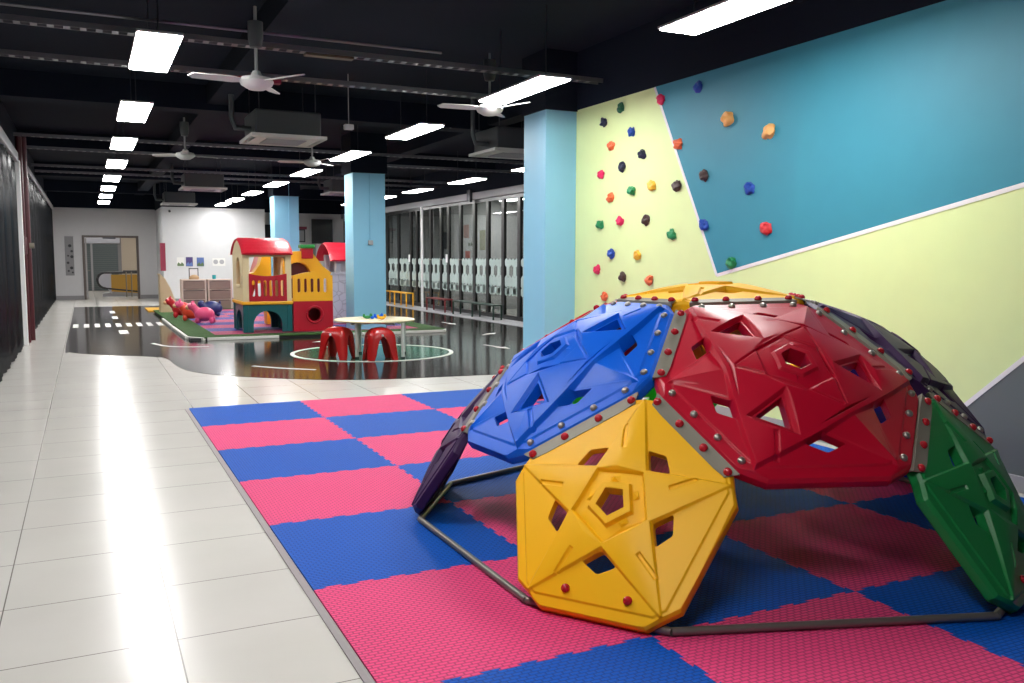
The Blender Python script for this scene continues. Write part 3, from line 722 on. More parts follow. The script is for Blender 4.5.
def design(n):
    """2-D layout of a moulded panel on the unit circle: outline, openings, raised and sunk regions"""
    st = 2*PI/n; ap = math.cos(st/2)
    D = {'n': n, 'out': chamfer(n, .988, .17 if n == 5 else .115), 'holes': [], 'feat': [], 'lines': []}
    D['flange'] = chamfer(n, .875, .06)
    eps = .014
    hr = .115 if n == 5 else .10
    # centre opening with its collar and sunk surround, turned half a step
    inv = lambda r: [pol(r, st*(i+.5)) for i in range(n)]
    D['holes'].append(inv(hr))
    ringo = inv(hr+(.06 if n == 5 else .045)); rec = inv(.29 if n == 5 else .26)
    D['rec'] = rec; D['ring'] = ringo
    blocks = []
    for i in range(n):
        a = st*i; wdt = .035; r0 = (hr+.07)*ap-.005; r1 = (.29 if n == 5 else .26)*ap-.03
        c, s_ = math.cos(a+.12), math.sin(a+.12)
        q = [(r0, -wdt), (r1, -wdt), (r1, wdt), (r0, wdt)]
        blocks.append([(x*c-y*s_, x*s_+y*c) for x, y in q])
    D['blocks'] = blocks
    grooves = []
    if n == 5:
        rtip, rn = .865, .865*.382
        star = []
        for i in range(5): star += [pol(rtip, st*i), pol(rn, st*(i+.5))]
        D['star'] = star
        for i in range(5):
            N_ = Vector(pol(rn, st*(i+.5))); t1 = Vector(pol(rtip, st*i)); t2 = Vector(pol(rtip, st*(i+1)))
            d1 = (t1-N_).normalized(); d2 = (t2-N_).normalized(); s = .165; o = (d1+d2).normalized()*.020
            q = [N_+o, N_+o+d1*s, N_+o+d1*s*.86+d2*s*.86, N_+o+d2*s]
            D['holes'].append(roundpoly(ccw([(p.x, p.y) for p in q]), .022))
            a = st*i+.10; c = Vector(pol(.54, a)); u = (Vector(pol(1, st*i+.22))).normalized(); v = Vector((-u.y, u.x))
            grooves.append([tuple(c-u*.10-v*.011), tuple(c+u*.10-v*.011), tuple(c+u*.10+v*.011), tuple(c-u*.10+v*.011)])
        def arm(p): return 0
    else:
        rtip = .875
        tri = []
        for i in (0, 2, 4):
            a = Vector(pol(rtip, st*i)); b = Vector(pol(rtip, st*(i+2)))
            for k in range(6):
                t = k/6; m = a.lerp(b, t); m += Vector(pol(1, st*(i+1)))*(.055*math.sin(PI*t)); tri.append((m.x, m.y))
        D['star'] = tri
        arms = []
        for i in (1, 3, 5):
            T_ = Vector(pol(.865, st*i)); u = T_.normalized(); v = Vector((-u.y, u.x)); bb = u*(rtip*.5+.03)
            N1 = bb+v*.235; N2 = bb-v*.235
            arms.append((T_, N1, N2, bb))
            D['lines'].append((tuple(bb), tuple(T_)))
            for sg, Nn in ((1, N1), (-1, N2)):
                # opening at the notch between big triangle edge and the arm
                e1 = v*sg; e2 = (T_-Nn).normalized(); tipd = (v*sg)
                far = Vector(pol(rtip, st*(i+sg))); d1 = (far-Nn).normalized(); s = .15; o = (d1+e2).normalized()*.024
                q = [Nn+o, Nn+o+d1*s, Nn+o+d1*s*.95+e2*s*.95, Nn+o+e2*s]
                D['holes'].append(roundpoly(ccw([(p.x, p.y) for p in q]), .018))
        D['arms'] = arms
        D['pits'] = []
        for i in (0, 2, 4):
            c = Vector(pol(.47, st*i))
            tr = lambda R_: ccw([tuple(c+Vector(pol(R_, st*i+PI+k*2*PI/3))) for k in range(3)])
            D['pits'].append(tr(.205)); D['holes'].append(roundpoly(tr(.135), .02))
            for sg in (1, -1):
                a = st*i+sg*.30
                if sg == 1:
                    cc = Vector(pol(.70, st*i+.10)); u = Vector(pol(1, st*i+.35)); v = Vector((-u.y, u.x))
                    grooves.append([tuple(cc-u*.09-v*.011), tuple(cc+u*.09-v*.011), tuple(cc+u*.09+v*.011), tuple(cc-u*.09+v*.011)])
        # engraved inner triangle
        tp = [Vector(pol(.44, st*i)) for i in (1, 3, 5)]
        for i in range(3):
            a = tp[i]; b = tp[(i+1) % 3]; u = (b-a).normalized(); v = Vector((-u.y, u.x))*.004
            a2 = a+u*.02; b2 = b-u*.02
            grooves.append(ccw([tuple(a2-v), tuple(b2-v), tuple(b2+v), tuple(a2+v)]))
    D['grooves'] = grooves
    eps = .016
    polys = [D['out'], chamfer(n, .966, .162 if n == 5 else .107), D['flange'], offset(ccw(D['flange']), .012), D['star'], offset(ccw(D['star']), eps), rec, offset(rec, .018), ringo, offset(ringo, .014)]
    polys += D['holes']
    for b in blocks: polys += [b]
    for g in grooves: polys += [g, offset(ccw(g), .008)]
    if n == 6:
        for p in D['pits']: polys += [p, offset(p, -.02)]
        for T_, N1, N2, bb in D['arms']: 
            pp = ccw([tuple(T_), tuple(N1), tuple(N2)]); polys += [pp, offset(pp, eps)]
    extra = []
    s = .085; k = 0; y = -1
    while y < 1:
        x = -1+(s/2 if k % 2 else 0)
        while x < 1:
            extra.append((x, y)); x += s
        y += s*.866; k += 1
    vs, fs = cdt(polys, extra, D['lines'])
    cl = lambda t: max(0, min(1, t))
    def h(p):
        r = math.hypot(*p)
        hh = .006*cl(1+sd(p, D['flange'])/.012)
        dS = sd(p, D['star']); 
        top = (.026-.014*cl((r-.3)/.55)) if n == 5 else (.044-.020*cl((r-.3)/.6))
        f = cl(1+dS/eps); a = top*f
        if n == 6:
            for T_, N1, N2, bb in D['arms']:
                pp = ccw([tuple(T_), tuple(N1), tuple(N2)]); d = sd(p, pp)
                if d > -eps:
                    u = T_.normalized(); q = Vector(p)-bb; al = cl(q.dot(u)/(T_-bb).length); lat = abs(q.dot(Vector((-u.y, u.x))))/(.235*(1-al)+.012)
                    a = max(a, cl(1+d/eps)*((.024-.013*al)*(1-.78*cl(lat))+.003))
        hh = max(hh, a) if a > 0 else hh
        tR = cl(1+sd(p, rec)/.018)
        if tR > 0:
            low = hh-(.019 if n == 5 else .009)
            rg = cl(1+sd(p, ringo)/.014)
            bk = max(cl(sd(p, b)/.006) if sd(p, b) > -1e-4 else 0 for b in blocks)
            up = max(rg*.023, .012*bk) if n == 5 else max(rg*.014, .006*bk)
            hh = hh*(1-tR)+(low+up)*tR
        for g in grooves:
            d = sd(p, g)
            if d > -.008: hh -= (.008 if n == 5 else .006)*cl(1+d/.008)
        if n == 6:
            for q in D['pits']:
                d = sd(p, q)
                if d > 0: hh -= .024*cl(d/.02)
        return hh
    outp = D['out']
    H = [h(tuple(v)) for v in vs]
    for i, v in enumerate(vs):
        d = sd(tuple(v), outp)
        if d < .003: H[i] = -.014
    keep = []
    for f in fs:
        c = sum((vs[i] for i in f), Vector((0, 0)))/len(f)
        if inside(c, outp) and not any(inside(c, q) for q in D['holes']): keep.append(f)
    onedge = [sd(tuple(v), outp) < .003 for v in vs]
    return {'n': n, 'vs': vs, 'fs': keep, 'H': H, 'edge': onedge}
DES = {5: design(5), 6: design(6)}
class Panel:
    def __init__(s, corners, bulge):
        s.c = corners; s.n = len(corners); s.C = sum(corners, Vector())/s.n
        nrm = Vector()
        for i in range(s.n): nrm += (corners[i]-s.C).cross(corners[(i+1) % s.n]-s.C)
        s.N = nrm.normalized(); s.B = bulge
        s.st = 2*PI/s.n
    def at(s, x, y, h=0):
        a = math.atan2(y, x) % (2*PI); i = int(a/s.st) % s.n
        c1 = Vector(pol(1, s.st*i)); c2 = Vector(pol(1, s.st*(i+1)))
        det = c1.x*c2.y-c1.y*c2.x
        al = (x*c2.y-y*c2.x)/det; be = (c1.x*y-c1.y*x)/det
        w = max(0, 1-al-be); bul = s.B*w*w*(3-2*w)*.35+s.B*.65*(1-(1-w)**2)
        return s.C+(s.c[i]-s.C)*al+(s.c[(i+1) % s.n]-s.C)*be+s.N*(bul+h)
    def edge(s, i, f, sc, h=0):
        """point along edge i at fraction f, scaled sc towards the centre"""
        c1 = Vector(pol(1, s.st*i)); c2 = Vector(pol(1, s.st*(i+1))); p = c1.lerp(c2, f)*sc
        return s.at(p.x*.9999, p.y*.9999, h)
    def mesh(s):
        D = DES[s.n]; bm = bmesh.new(); used = {i for f in D['fs'] for i in f}
        T = {}; Bo = {}
        for i in used:
            v = D['vs'][i]; T[i] = bm.verts.new(s.at(v.x, v.y, D['H'][i])); Bo[i] = bm.verts.new(s.at(v.x, v.y, -.05 if D['edge'][i] else -.034))
        cnt = {}
        for f in D['fs']:
            bm.faces.new([T[i] for i in f]); bm.faces.new([Bo[i] for i in f[::-1]])
            for a, b in zip(f, f[1:]+f[:1]): cnt[tuple(sorted((a, b)))] = cnt.get(tuple(sorted((a, b))), 0)+1
        for (a, b), c in cnt.items():
            if c == 1: bm.faces.new((T[a], T[b], Bo[b], Bo[a]))
        return bm
dome = empty('climbing_dome', (DC.x, DC.y, MT), 'large geodesic climbing dome of coloured plastic panels standing on the foam mats', 'climbing dome')
panels = {}
def mkpanel(key, corners, colour, bulge, lab):
    # make the winding outward
    C_ = sum(corners, Vector())/len(corners); nr = Vector()
    for i in range(len(corners)): nr += (corners[i]-C_).cross(corners[(i+1) % len(corners)]-C_)
    if nr.dot(C_-Vector((DC.x, DC.y, -.3))) < 0: corners = [corners[0]]+corners[:0:-1]
    P = Panel(corners, bulge); me = finish(P.mesh(), 'climbing_panel', 17)
    o = link('climbing_panel', me, M[colour], dome, label=lab); panels[key] = (P, o); return o
for k, (c, lab) in enumerate([('d_yellow', 'yellow five-sided panel'), ('d_green', 'green five-sided panel'), ('d_blue', 'blue five-sided panel'), ('d_lime', 'bright green five-sided panel'), ('d_purple', 'purple five-sided panel')]):
    mkpanel(('P', k), [DV[k, 't'], DV[k, '-'], DV[k, 'b-'], DV[k, 'b+'], DV[k, '+']], c, {0: .05, 4: .055}.get(k, .06), lab)
hexrot = {4: 0, 0: 0, 1: 0, 2: 0, 3: 0}
for k, (c, lab) in {4: ('d_blue', 'blue six-sided panel'), 0: ('d_red', 'red six-sided panel'), 1: ('d_purple', 'purple six-sided panel'), 2: ('d_yellow', 'yellow six-sided panel'), 3: ('d_red', 'red six-sided panel at the back')}.items():
    k1 = (k+1) % 5
    cs_ = [DV[k, 'T'], DV[k, 't'], DV[k, '+'], DV[k1, '-'], DV[k1, 't'], DV[k1, 'T']]
    if k in (4, 1): cs_ = cs_[5:]+cs_[:5]
    mkpanel(('H', k), cs_, c, .115, lab)
mkpanel(('T', 0), [DV[k, 'T'] for k in range(5)], 'd_yellow', .07, 'yellow five-sided top panel')

capm = finish(lathe(B(), [(.0, .017), (.008, .016), (.0145, .011), (.018, .004), (.0185, 0), (.016, -.004), (0, -.004)][::-1], 14), 'bolt_cap', 60); capm.materials.append(M['cap'])
nutm = finish(lathe(B(), [(.0, .013), (.009, .012), (.0145, .008), (.017, .002), (.017, -.004), (0, -.004)][::-1], 12), 'bolt_nut', 60); nutm.materials.append(M['nut'])
def place(name, me, p, n, parent):
    o = bpy.data.objects.new(name, me); COL.objects.link(o); setparent(o, parent)
    q = Vector((0, 0, 1)).rotation_difference(n); o.matrix_basis = Matrix.Translation(p) @ q.to_matrix().to_4x4(); return o
def edge_index(P, a, b):
    for i in range(P.n):
        p, q = P.c[i], P.c[(i+1) % P.n]
        if (p-a).length < 1e-5 and (q-b).length < 1e-5: return i, False
        if (p-b).length < 1e-5 and (q-a).length < 1e-5: return i, True
def joint(kp, kq, a, b):
    """strip bolted on panel kp along its edge a-b and tucked under panel kq"""
    P, po = panels[kp]; Q, qo = panels[kq]
    i, ri = edge_index(P, a, b); j, rj = edge_index(Q, a, b)
    fp = lambda f: 1-f if ri else f
    fq = lambda f: 1-f if rj else f
    bm = bmesh.new(); f0, f1 = .085, .915; n = 8; prev = None; th = .0035; first = None
    wp = .105 if P.n == 6 else .13 if kp[0] == 'P' else .10
    for k in range(n+1):
        f = f0+(f1-f0)*k/n
        # rounded ends: narrow the first/last section slightly
        e = .012 if k in (0, n) else 0
        pts = [P.edge(i, fp(f), 1-wp+e, .006), P.edge(i, fp(f), .985, .001), (a.lerp(b, f))*1.0+(P.N+Q.N).normalized()*.002, Q.edge(j, fq(f), .985, -.016)]
        up = [P.N, P.N, (P.N+Q.N).normalized(), Q.N]
        ring = [bm.verts.new(p+u*th) for p, u in zip(pts, up)]+[bm.verts.new(p-u*th) for p, u in zip(pts[::-1], up[::-1])]
        if prev:
            for q in range(8): bm.faces.new((prev[q], prev[(q+1) % 8], ring[(q+1) % 8], ring[q]))
        else: first = ring
        prev = ring
    bm.faces.new(first[::-1]); bm.faces.new(prev)
    ob('connecting_strip', bm, M['strip'], po, smooth=30)
    for f in (.12, .37, .63, .88):
        place('bolt_cap', capm, P.edge(i, fp(f), 1-wp*.48, .010), P.N, po)
        place('bolt', nutm, Q.edge(j, fq(f+.0), .918 if Q.n == 6 else .90, .0045), Q.N, qo)
for k in range(5):
    k1 = (k+1) % 5; km = (k-1) % 5
    joint(('T', 0), ('H', k), DV[k, 'T'], DV[k1, 'T'])
    joint(('P', k), ('H', k), DV[k, 't'], DV[k, '+'])
    joint(('P', k), ('H', km), DV[k, 't'], DV[k, '-'])
    joint(('H', k), ('H', km), DV[k, 'T'], DV[k, 't'])
    P, po = panels['P', k]; i, r = edge_index(P, DV[k, 'b-'], DV[k, 'b+'])
    for f in (.27, .78): place('bolt_cap', capm, P.edge(i, 1-f if r else f, .80, .010), P.N, po)
for k in range(5):
    k1 = (k+1) % 5
    for a, b in ((DV[k, 'b+'], DV[k1, 'b-']), (DV[k, 'b-'], DV[k, 'b+'])):
        inn = Vector((DC.x, DC.y, 0)); a2 = a+(inn-a).normalized()*.07; b2 = b+(inn-b).normalized()*.07
        a2.z = b2.z = MT+.018
        ob('base_bar', tube(B(), [a2, b2], .0165, 12), M['bar'], dome, smooth=50)

# ------------------------------------------------------------------ circle, table, stools
CC = (3.01, 4.07)
S('floor', plate(B(), circ(*CC, 1.17, 64), [], .002, (0, 0, .004), X, Y), M['ringgreen'])
def ringb(c, r0, r1, z, h, m, name):
    bm = B(); n = 72; v = [[bm.verts.new((c[0]+r*math.cos(2*PI*k/n), c[1]+r*math.sin(2*PI*k/n), zz)) for k in range(n)] for r, zz in ((r0, z), (r0, z+h), (r1, z+h), (r1, z))]
    for i in range(4):
        for k in range(n): bm.faces.new((v[i][k], v[i][(k+1) % n], v[(i+1) % 4][(k+1) % n], v[(i+1) % 4][k]))
    return S(name, bm, m)
ringb(CC, 1.145, 1.205, .004, .006, M['edge'], 'trim_10')
TC = Vector((2.90, 3.60, 0)); TZ = .545
tb = empty('round_table', TC, 'round cream children\'s table with pale metal legs inside the floor circle', 'table')
ob('tabletop', lathe(B(), [(0, TZ-.03), (.55, TZ-.03), (.575, TZ-.02), (.575, TZ-.006), (.565, TZ), (0, TZ)], 48, Matrix.Translation(TC)), M['tabletop'], tb, smooth=40)
for p in [Vector((2.575, 3.40, 0)), Vector((3.165, 3.135, 0)), Vector((2.80, 4.03, 0)), Vector((3.40, 3.78, 0))]:
    l = ob('leg', tube(B(), [(p.x, p.y, .012), (p.x, p.y, TZ-.035)], .026, 12), M['leg'], tb, smooth=50)
    ob('foot', tube(B(), [(p.x, p.y, .004), (p.x, p.y, .03)], .03, 12), M['ink'], l, smooth=50)
bm = B()
for a in (0, 90): box(bm, -.43, .43, -.012, .012, TZ-.07, TZ-.03, 0, Matrix.Translation(TC) @ Matrix.Rotation(math.radians(23+a), 4, 'Z'))
ob('apron', bm, M['leg'], tb)
def toy(x, y, m, lab, k):
    bm = B(); ell(bm, (0, 0, .025), (.055, .03, .025), 2); ell(bm, (.05, 0, .05), (.022, .02, .03), 2); ell(bm, (-.05, .01, .045), (.018, .012, .03), 2)
    if k: ell(bm, (-.09, 0, .02), (.03, .02, .02), 2)
    o = ob('toy', bm, m, smooth=60, label=lab, cat='toy'); o.location = (x, y, TZ+.0); return o
toy(TC.x-.10, TC.y+.02, M['greenp'], 'small green toy figure on the cream round table', 0); toy(TC.x+.05, TC.y-.02, M['d_blue'], 'small blue toy on the cream round table', 1); toy(TC.x+.04, TC.y-.20, M['yelp'], 'small yellow toy on the cream round table', 0)

def stool_mesh():
    # superellipse shell with an arch through each side
    bm = B(); W, H = .225, .455; t = .035; nz = 12; na = 64
    def prof(z, s):
        f = 1.0-.22*(z/H)                     # taper upwards
        e = 1 if z < H*.72 else math.sqrt(max(0, 1-((z-H*.72)/(H*.28))**2))*.82+.18
        return f*e
    def archh(a):
        # height of the opening at angle a (0 outside the arches)
        q = (math.degrees(a)+45) % 90-45
        return .335*math.sqrt(max(0, 1-(q/29)**2)) if abs(q) < 29 else 0
    def pt(a, z, off):
        c, s = math.cos(a), math.sin(a); k = (abs(c)**5+abs(s)**5)**(-1/5)
        r = (W*prof(z, 0)-off)*k; return (r*c, r*s, z)
    cols = []
    for k in range(na):
        a = 2*PI*k/na; z0 = archh(a); col = []
        for i in range(nz+1):
            z = z0+(H-z0)*(1-(1-i/nz)**1.3)
            col.append((pt(a, z, 0), pt(a, max(z-(.0 if i < nz-3 else .03), 0), t)))
        cols.append([(bm.verts.new(o_), bm.verts.new(i_)) for o_, i_ in col])
    for k in range(na):
        A_, B_ = cols[k], cols[(k+1) % na]
        for i in range(nz):
            bm.faces.new((A_[i][0], B_[i][0], B_[i+1][0], A_[i+1][0])); bm.faces.new((A_[i][1], A_[i+1][1], B_[i+1][1], B_[i][1]))
        bm.faces.new((A_[0][0], A_[0][1], B_[0][1], B_[0][0]))
    bm.faces.new([c[nz][0] for c in cols]); bm.faces.new([c[nz][1] for c in cols][::-1])
    return bm
s0 = None
for (x, y, rz, lab) in [(2.33, 3.52, math.radians(-42), 'red four-legged plastic stool left of the table, nearer the white playhouse side'), (2.83, 3.13, math.radians(-2), 'red four-legged plastic stool in front of the table, nearest the right table leg')]:
    if s0 is None:
        s0 = empty('stool', (0, 0, 0), lab, 'stool', 'red plastic stools at the round table')
        ob('seat_shell', stool_mesh(), M['stool'], s0, smooth=45)
        bm = B(); tube(bm, [(-.012, -.17, .352), (-.012, -.19, .348)], .016, 12); ob('badge', bm, M['white'], s0, label='small white round badge')
        o = s0
    else: o = dup(s0)
    o.location = (x, y, .006); o.rotation_euler = (0, 0, rz); o['label'] = lab

# ------------------------------------------------------------------ platform with turf border and mats
PX0, PX1, PY0, PY1 = .70, 5.40, 7.05, 15.7
pf = empty('play_platform', (PX0, PY0, 0), 'low platform with artificial turf border and white edge under the playhouses', 'platform')
ob('base', plate(B(), rect(PX0+.03, PY0+.03, PX1-.03, PY1), [rect(3.73, 7.65, 4.38, 8.26), rect(3.60, 14.64, 4.29, 15.36)], .041, (0, 0, .004), X, Y), M['ink'], pf)
tin = rect(PX0+.48, PY0+.42, PX1-.42, PY1-.3)
ob('turf', plate(B(), [(PX0+.05, PY0+.35), (PX0+.25, PY0), (PX1-.1, PY0), (PX1, PY0+.15), (PX1, PY1), (PX0, PY1)], [tin], .022, (0, 0, .040), X, Y), M['turf'], pf)
for seg in [((PX0+.25, PY0), (PX0+.02, PY0+.4)), ((PX0+.01, PY0+.5), (PX0-.01, PY0+2.9)), ((PX0-.01, PY0+3.1), (PX0-.01, PY0+5.4)), ((PX0+.3, PY0-.01), (PX0+1.5, PY0-.01)), ((PX0+2.3, PY0-.01), (PX1-.1, PY0-.01)), ((PX1-.08, PY0-.01), (PX1+.02, PY0+.2))]:
    a, b = Vector((*seg[0], 0)), Vector((*seg[1], 0)); u = (b-a).normalized(); v = Vector((-u.y, u.x, 0))
    bm = B(); L_ = (b-a).length
    box(bm, 0, L_, -.025, .025, .006, .055, .004, Matrix(((u.x, v.x, 0, a.x), (u.y, v.y, 0, a.y), (0, 0, 1, 0), (0, 0, 0, 1))))
    ob('edge_strip', bm, M['edge'], pf)
mvio = mat_foam('violet_blue_foam', (.09, .09, .36)); mpk2 = mat_foam('muted_pink_foam', (.55, .09, .20))
mw = (PX1-.42-PX0-.48)/4; mh = (PY1-.3-PY0-.42)/10
for j in range(10):
    for i in range(4):
        pk = (i+j) % 2 == 0 if j > 4 else j % 2 == 0
        lab = '%s foam mat on the turf-edged platform, %s row from the front, %s' % ('pink' if pk else 'violet-blue', ORD[j], ['at the left border', 'second from the left', 'third from the left', 'at the right border'][i])
        o = foam(PX0+.48+i*mw, PY0+.42+j*mh, mw, mh, mpk2 if pk else mvio, (False,)*4, label=lab, cat='foam mat', group='foam mats on the turf-edged platform'); o.location.z = .0455

# floor markings painted on the black floor
def markbm(pts, w, z=.0045):
    bm = B(); n = len(pts); prev = None
    for i, p in enumerate(pts):
        a = Vector(pts[max(i-1, 0)]); b = Vector(pts[min(i+1, n-1)]); d = (b-a).normalized(); nn = Vector((-d.y, d.x))*w/2; p = Vector(p)
        q = [bm.verts.new((p.x+nn.x*s, p.y+nn.y*s, zz)) for s, zz in ((-1, z), (1, z), (1, z+.002), (-1, z+.002))]
        if prev:
            for k in range(4): bm.faces.new((prev[k], prev[(k+1) % 4], q[(k+1) % 4], q[k]))
        else: bm.faces.new(q)
        prev = q
    bm.faces.new(prev[::-1]); return bm
for k in range(9): S('trim_11', markbm([(-1.05+k*.20, 11.9), (-1.05+k*.20, 10.9)], .10), M['mark'])
S('trim_12', markbm([(-.25, 16.6), (-.25, 15.6)], .12), M['mark']); S('trim_12', markbm([(-.25, 14.3), (-.25, 13.4)], .12), M['mark']); S('trim_12', markbm([(-.22, 9.9), (-.22, 9.0)], .16), M['mark'])
S('trim_13', markbm(bez([(.12, 6.9), (.30, 6.3), (.6, 6.05), (.9, 6.0)], 6), .07), M['mark']); S('trim_13', markbm(bez([(1.1, 3.12), (1.4, 2.72), (1.75, 2.4)], 5), .06), M['mark'])
def arrow(t, h_):
    """painted arrow on the floor from the tail to the head seen in the photo"""
    def fl(p):
        d = ray(*p); q = CAM+d*(-CAM.z/d.z); return Vector((q.x, q.y))
    a, b = fl(t), fl(h_); u = (b-a).normalized(); v = Vector((-u.y, u.x)); n_ = b-u*.28
    pts = [a-v*.025, n_-v*.03, n_-v*.10, b, n_+v*.10, n_+v*.03, a+v*.025]
    S('trim_14', plate(B(), [tuple(p) for p in pts], [], .002, (0, 0, .0045), X, Y), M['mark'])
arrow((442, 322.3), (456, 324.6)); arrow((483, 335.2), (496, 333)); arrow((484, 345), (510, 349)); arrow((330, 341), (312, 342.5))

# ------------------------------------------------------------------ playhouse with red roof
ph = empty('playhouse', (2.1, 8.3, .06), 'plastic playhouse tower with red shingle roof, beige walls and dark teal arched base', 'playhouse')
zf = .068; x0, x1, y0, y1 = 1.70, 2.55, 7.62, 8.75
def basepanel(w, h=.5): return [(0, 0), (w*.2, 0)]+[(w*.5+w*.3*math.cos(PI-PI*k/10), max(h*.28, 0)+h*.5*math.sin(PI*k/10)) for k in range(11)]+[(w*.8, 0), (w, 0), (w, h), (0, h)]
b1 = B(); plate(b1, basepanel(x1-x0), [], .05, (x0, y0+.05, zf), X, Z)
plate(b1, basepanel(x1-x0), [], .05, (x0, y1, zf), X, Z); plate(b1, basepanel(y1-y0-.02), [], .05, (x0+.006, y0+.01, zf+.001), Y, Z); plate(b1, basepanel(y1-y0-.02), [], .05, (x1-.056, y0+.01, zf+.001), Y, Z)
for (xx, yy) in ((x0, y0), (x1-.07, y0), (x0, y1-.07), (x1-.07, y1-.07)): box(b1, xx-.012, xx+.082, yy-.012, yy+.082, zf, zf+.5, .012)
ob('arched_base', b1, M['tealp'], ph)
ob('floor_deck', box(B(), x0-.03, x1+.03, y0-.03, y1+.03, zf+.5, zf+.56, .015), M['yelp'], ph)
zw = zf+.56; he = 1.40; hr_ = 1.76
bm = B()
gab = [(0, 0), (y1-y0, 0), (y1-y0, he-zw+.10), ((y1-y0)*.75, hr_-zw-.09), ((y1-y0)/2, hr_-zw-.03), ((y1-y0)*.25, hr_-zw-.09), (0, he-zw+.10)]
plate(bm, gab, [archp(.30, .70, .30, .80)], .04, (x0-.008, y0, zw), Y, Z); ob('side_wall', bm, M['beige'], ph)
bm = B(); plate(bm, gab, [archp(.35, .80, .02, .80)], .04, (x1-.032, y0, zw), Y, Z); ob('side_wall', bm, M['beige'], ph)
for yy in (y0+.0, y1-.05):
    bm = B(); plate(bm, rect(0, 0, x1-x0, he-zw+.10), [rect(.115, .02, x1-x0-.10, he-zw+.03)], .05, (x0, yy+.05+(-.008 if yy < 8 else .008), zw), X, Z)
    ob('window_frame', bm, M['beige'], ph)
bm = B(); wv = x1-x0-.18
tops = [(wv*k/10, .50-.045*math.sin(PI*k/10)) for k in range(11)]
plate(bm, [(0, 0), (wv, 0)]+tops[::-1], [slot(wv*(.12+.152*k), .09, .38, .055) for k in range(6)], .04, (x0+.10, y0+.02, zw), X, Z)
ob('balustrade', bm, M['redp'], ph)
bm = B(); box(bm, x0-.025, x0+.01, y0+.22, y0+.72, zw+.24, zw+.29, .01); ob('window_sill', bm, M['beige'], ph)
def roof(xa, xb, ya, yb, ze, zr, m, name, parent, curl=.12, th=.035):
    n = 16; bm = B(); prof = []
    for k in range(n+1):
        t = -1+2*k/n; yy = (ya+yb)/2+t*(yb-ya)/2; zz = ze+(zr-ze)*(1-abs(t)**1.8)**.75 if abs(t) < 1 else ze
        prof.append((yy, zz))
    rows_ = []
    for xx, sc in ((xa, -.03), (xa+.05, 0), (xb-.05, 0), (xb, -.03)):
        rows_.append(([bm.verts.new((xx, y, z+sc)) for y, z in prof], [bm.verts.new((xx, y*.97+(ya+yb)/2*.03, z-th)) for y, z in prof]))
    for i in range(3):
        for k in range(n):
            bm.faces.new((rows_[i][0][k], rows_[i][0][k+1], rows_[i+1][0][k+1], rows_[i+1][0][k])); bm.faces.new((rows_[i][1][k], rows_[i+1][1][k], rows_[i+1][1][k+1], rows_[i][1][k+1]))
        for e in (0, n): bm.faces.new((rows_[i][0][e], rows_[i+1][0][e], rows_[i+1][1][e], rows_[i][1][e]))
    for i in (0, 3):
        for k in range(n): bm.faces.new((rows_[i][0][k], rows_[i][1][k], rows_[i][1][k+1], rows_[i][0][k+1]))
    return ob(name, bm, m, parent, smooth=40)
roof(x0-.03, x1+.02, y0-.12, y1+.12, he+.10, hr_+.02, M['shingle'], 'roof', ph)

# lower annex: yellow balustrade over a red panel with a round hole
an = empty('play_annex', (2.95, 8.1, .06), 'play box with yellow slatted balustrade over a red panel with round crawl hole', 'play structure')
a0, a1, b0, b1_ = 2.585, 3.32, 7.62, 8.6; wv = a1-a0
bm = B(); hc = circ(wv*.53, .30, .12, 24)
plate(bm, rect(0, 0, wv, .55), [hc], .05, (a0, b0+.05, zf), X, Z); plate(bm, rect(0, 0, wv, .55), [circ(wv*.5, .30, .14, 24)], .05, (a0, b1_, zf), X, Z)
plate(bm, rect(0, 0, b1_-b0-.02, .55), [], .05, (a0+.004, b0+.01, zf+.001), Y, Z); plate(bm, rect(0, 0, b1_-b0-.02, .55), [circ(.5, .3, .16, 24)], .05, (a1-.054, b0+.01, zf+.001), Y, Z)
ob('lower_panel', bm, M['redp'], an)
bm = B(); n = 28
for k in range(n):
    pass
tr = [(a0+wv*.53+.15*math.cos(2*PI*k/24), b0-.01, zf+.30+.15*math.sin(2*PI*k/24)) for k in range(25)]
tube(bm, tr, .018, 8); ob('hole_rim', bm, M['redp'], an, smooth=60)
tops = [(wv*k/12, .47+.07*math.sin(PI*k/12)) for k in range(13)]
for yy, nmz in ((b0+.05, 'f'),):
    bm = B(); plate(bm, [(0, 0), (wv, 0)]+tops[::-1], [slot(wv*(.15+.165*k), .16, .42, .055) for k in range(5)], .05, (a0, yy, zf+.55), X, Z); ob('balustrade', bm, M['yelp'], an)
ob('deck', box(B(), a0+.01, a1-.01, b0+.03, b1_-.03, zf+.525, zf+.565), M['yelp'], an)

# yellow house-slide behind
yh = empty('play_slide_house', (2.9, 10.0, .06), 'yellow plastic play house with maroon arch, behind the red-roofed playhouse', 'play structure')
bm = B(); plate(bm, [(2.62, .94), (3.52, .94), (3.54, 1.0), (3.56, 1.06), (3.40, 1.18), (3.20, 1.44), (3.0, 1.48), (2.72, 1.46), (2.62, 1.25)], [archp(2.66, 3.16, 1.0, 1.26)], .36, (0, 9.03, zf), X, Z)
ob('body', bm, M['yelp'], yh)
bm = B(); plate(bm, archp(2.66, 3.16, 1.0, 1.26), [], .05, (0, 8.9, zf), X, Z); ob('arch_infill', bm, M['maroon'], yh)
ob('lower_wall', box(B(), 2.66, 3.40, 8.72, 9.0, zf, zf+.95), M['maroon'], yh); ob('chimney', box(B(), 2.98, 3.20, 8.62, 8.80, 1.40, 1.60, .01), M['redp'], yh); ob('chimney_cap', box(B(), 2.95, 3.23, 8.60, 8.83, 1.60, 1.67, .015), M['greenp'], yh)
yt = empty('play_slide', (2.2, 9.7, .06), 'yellow plastic slide seen through the open window of the red-roofed playhouse', 'slide')
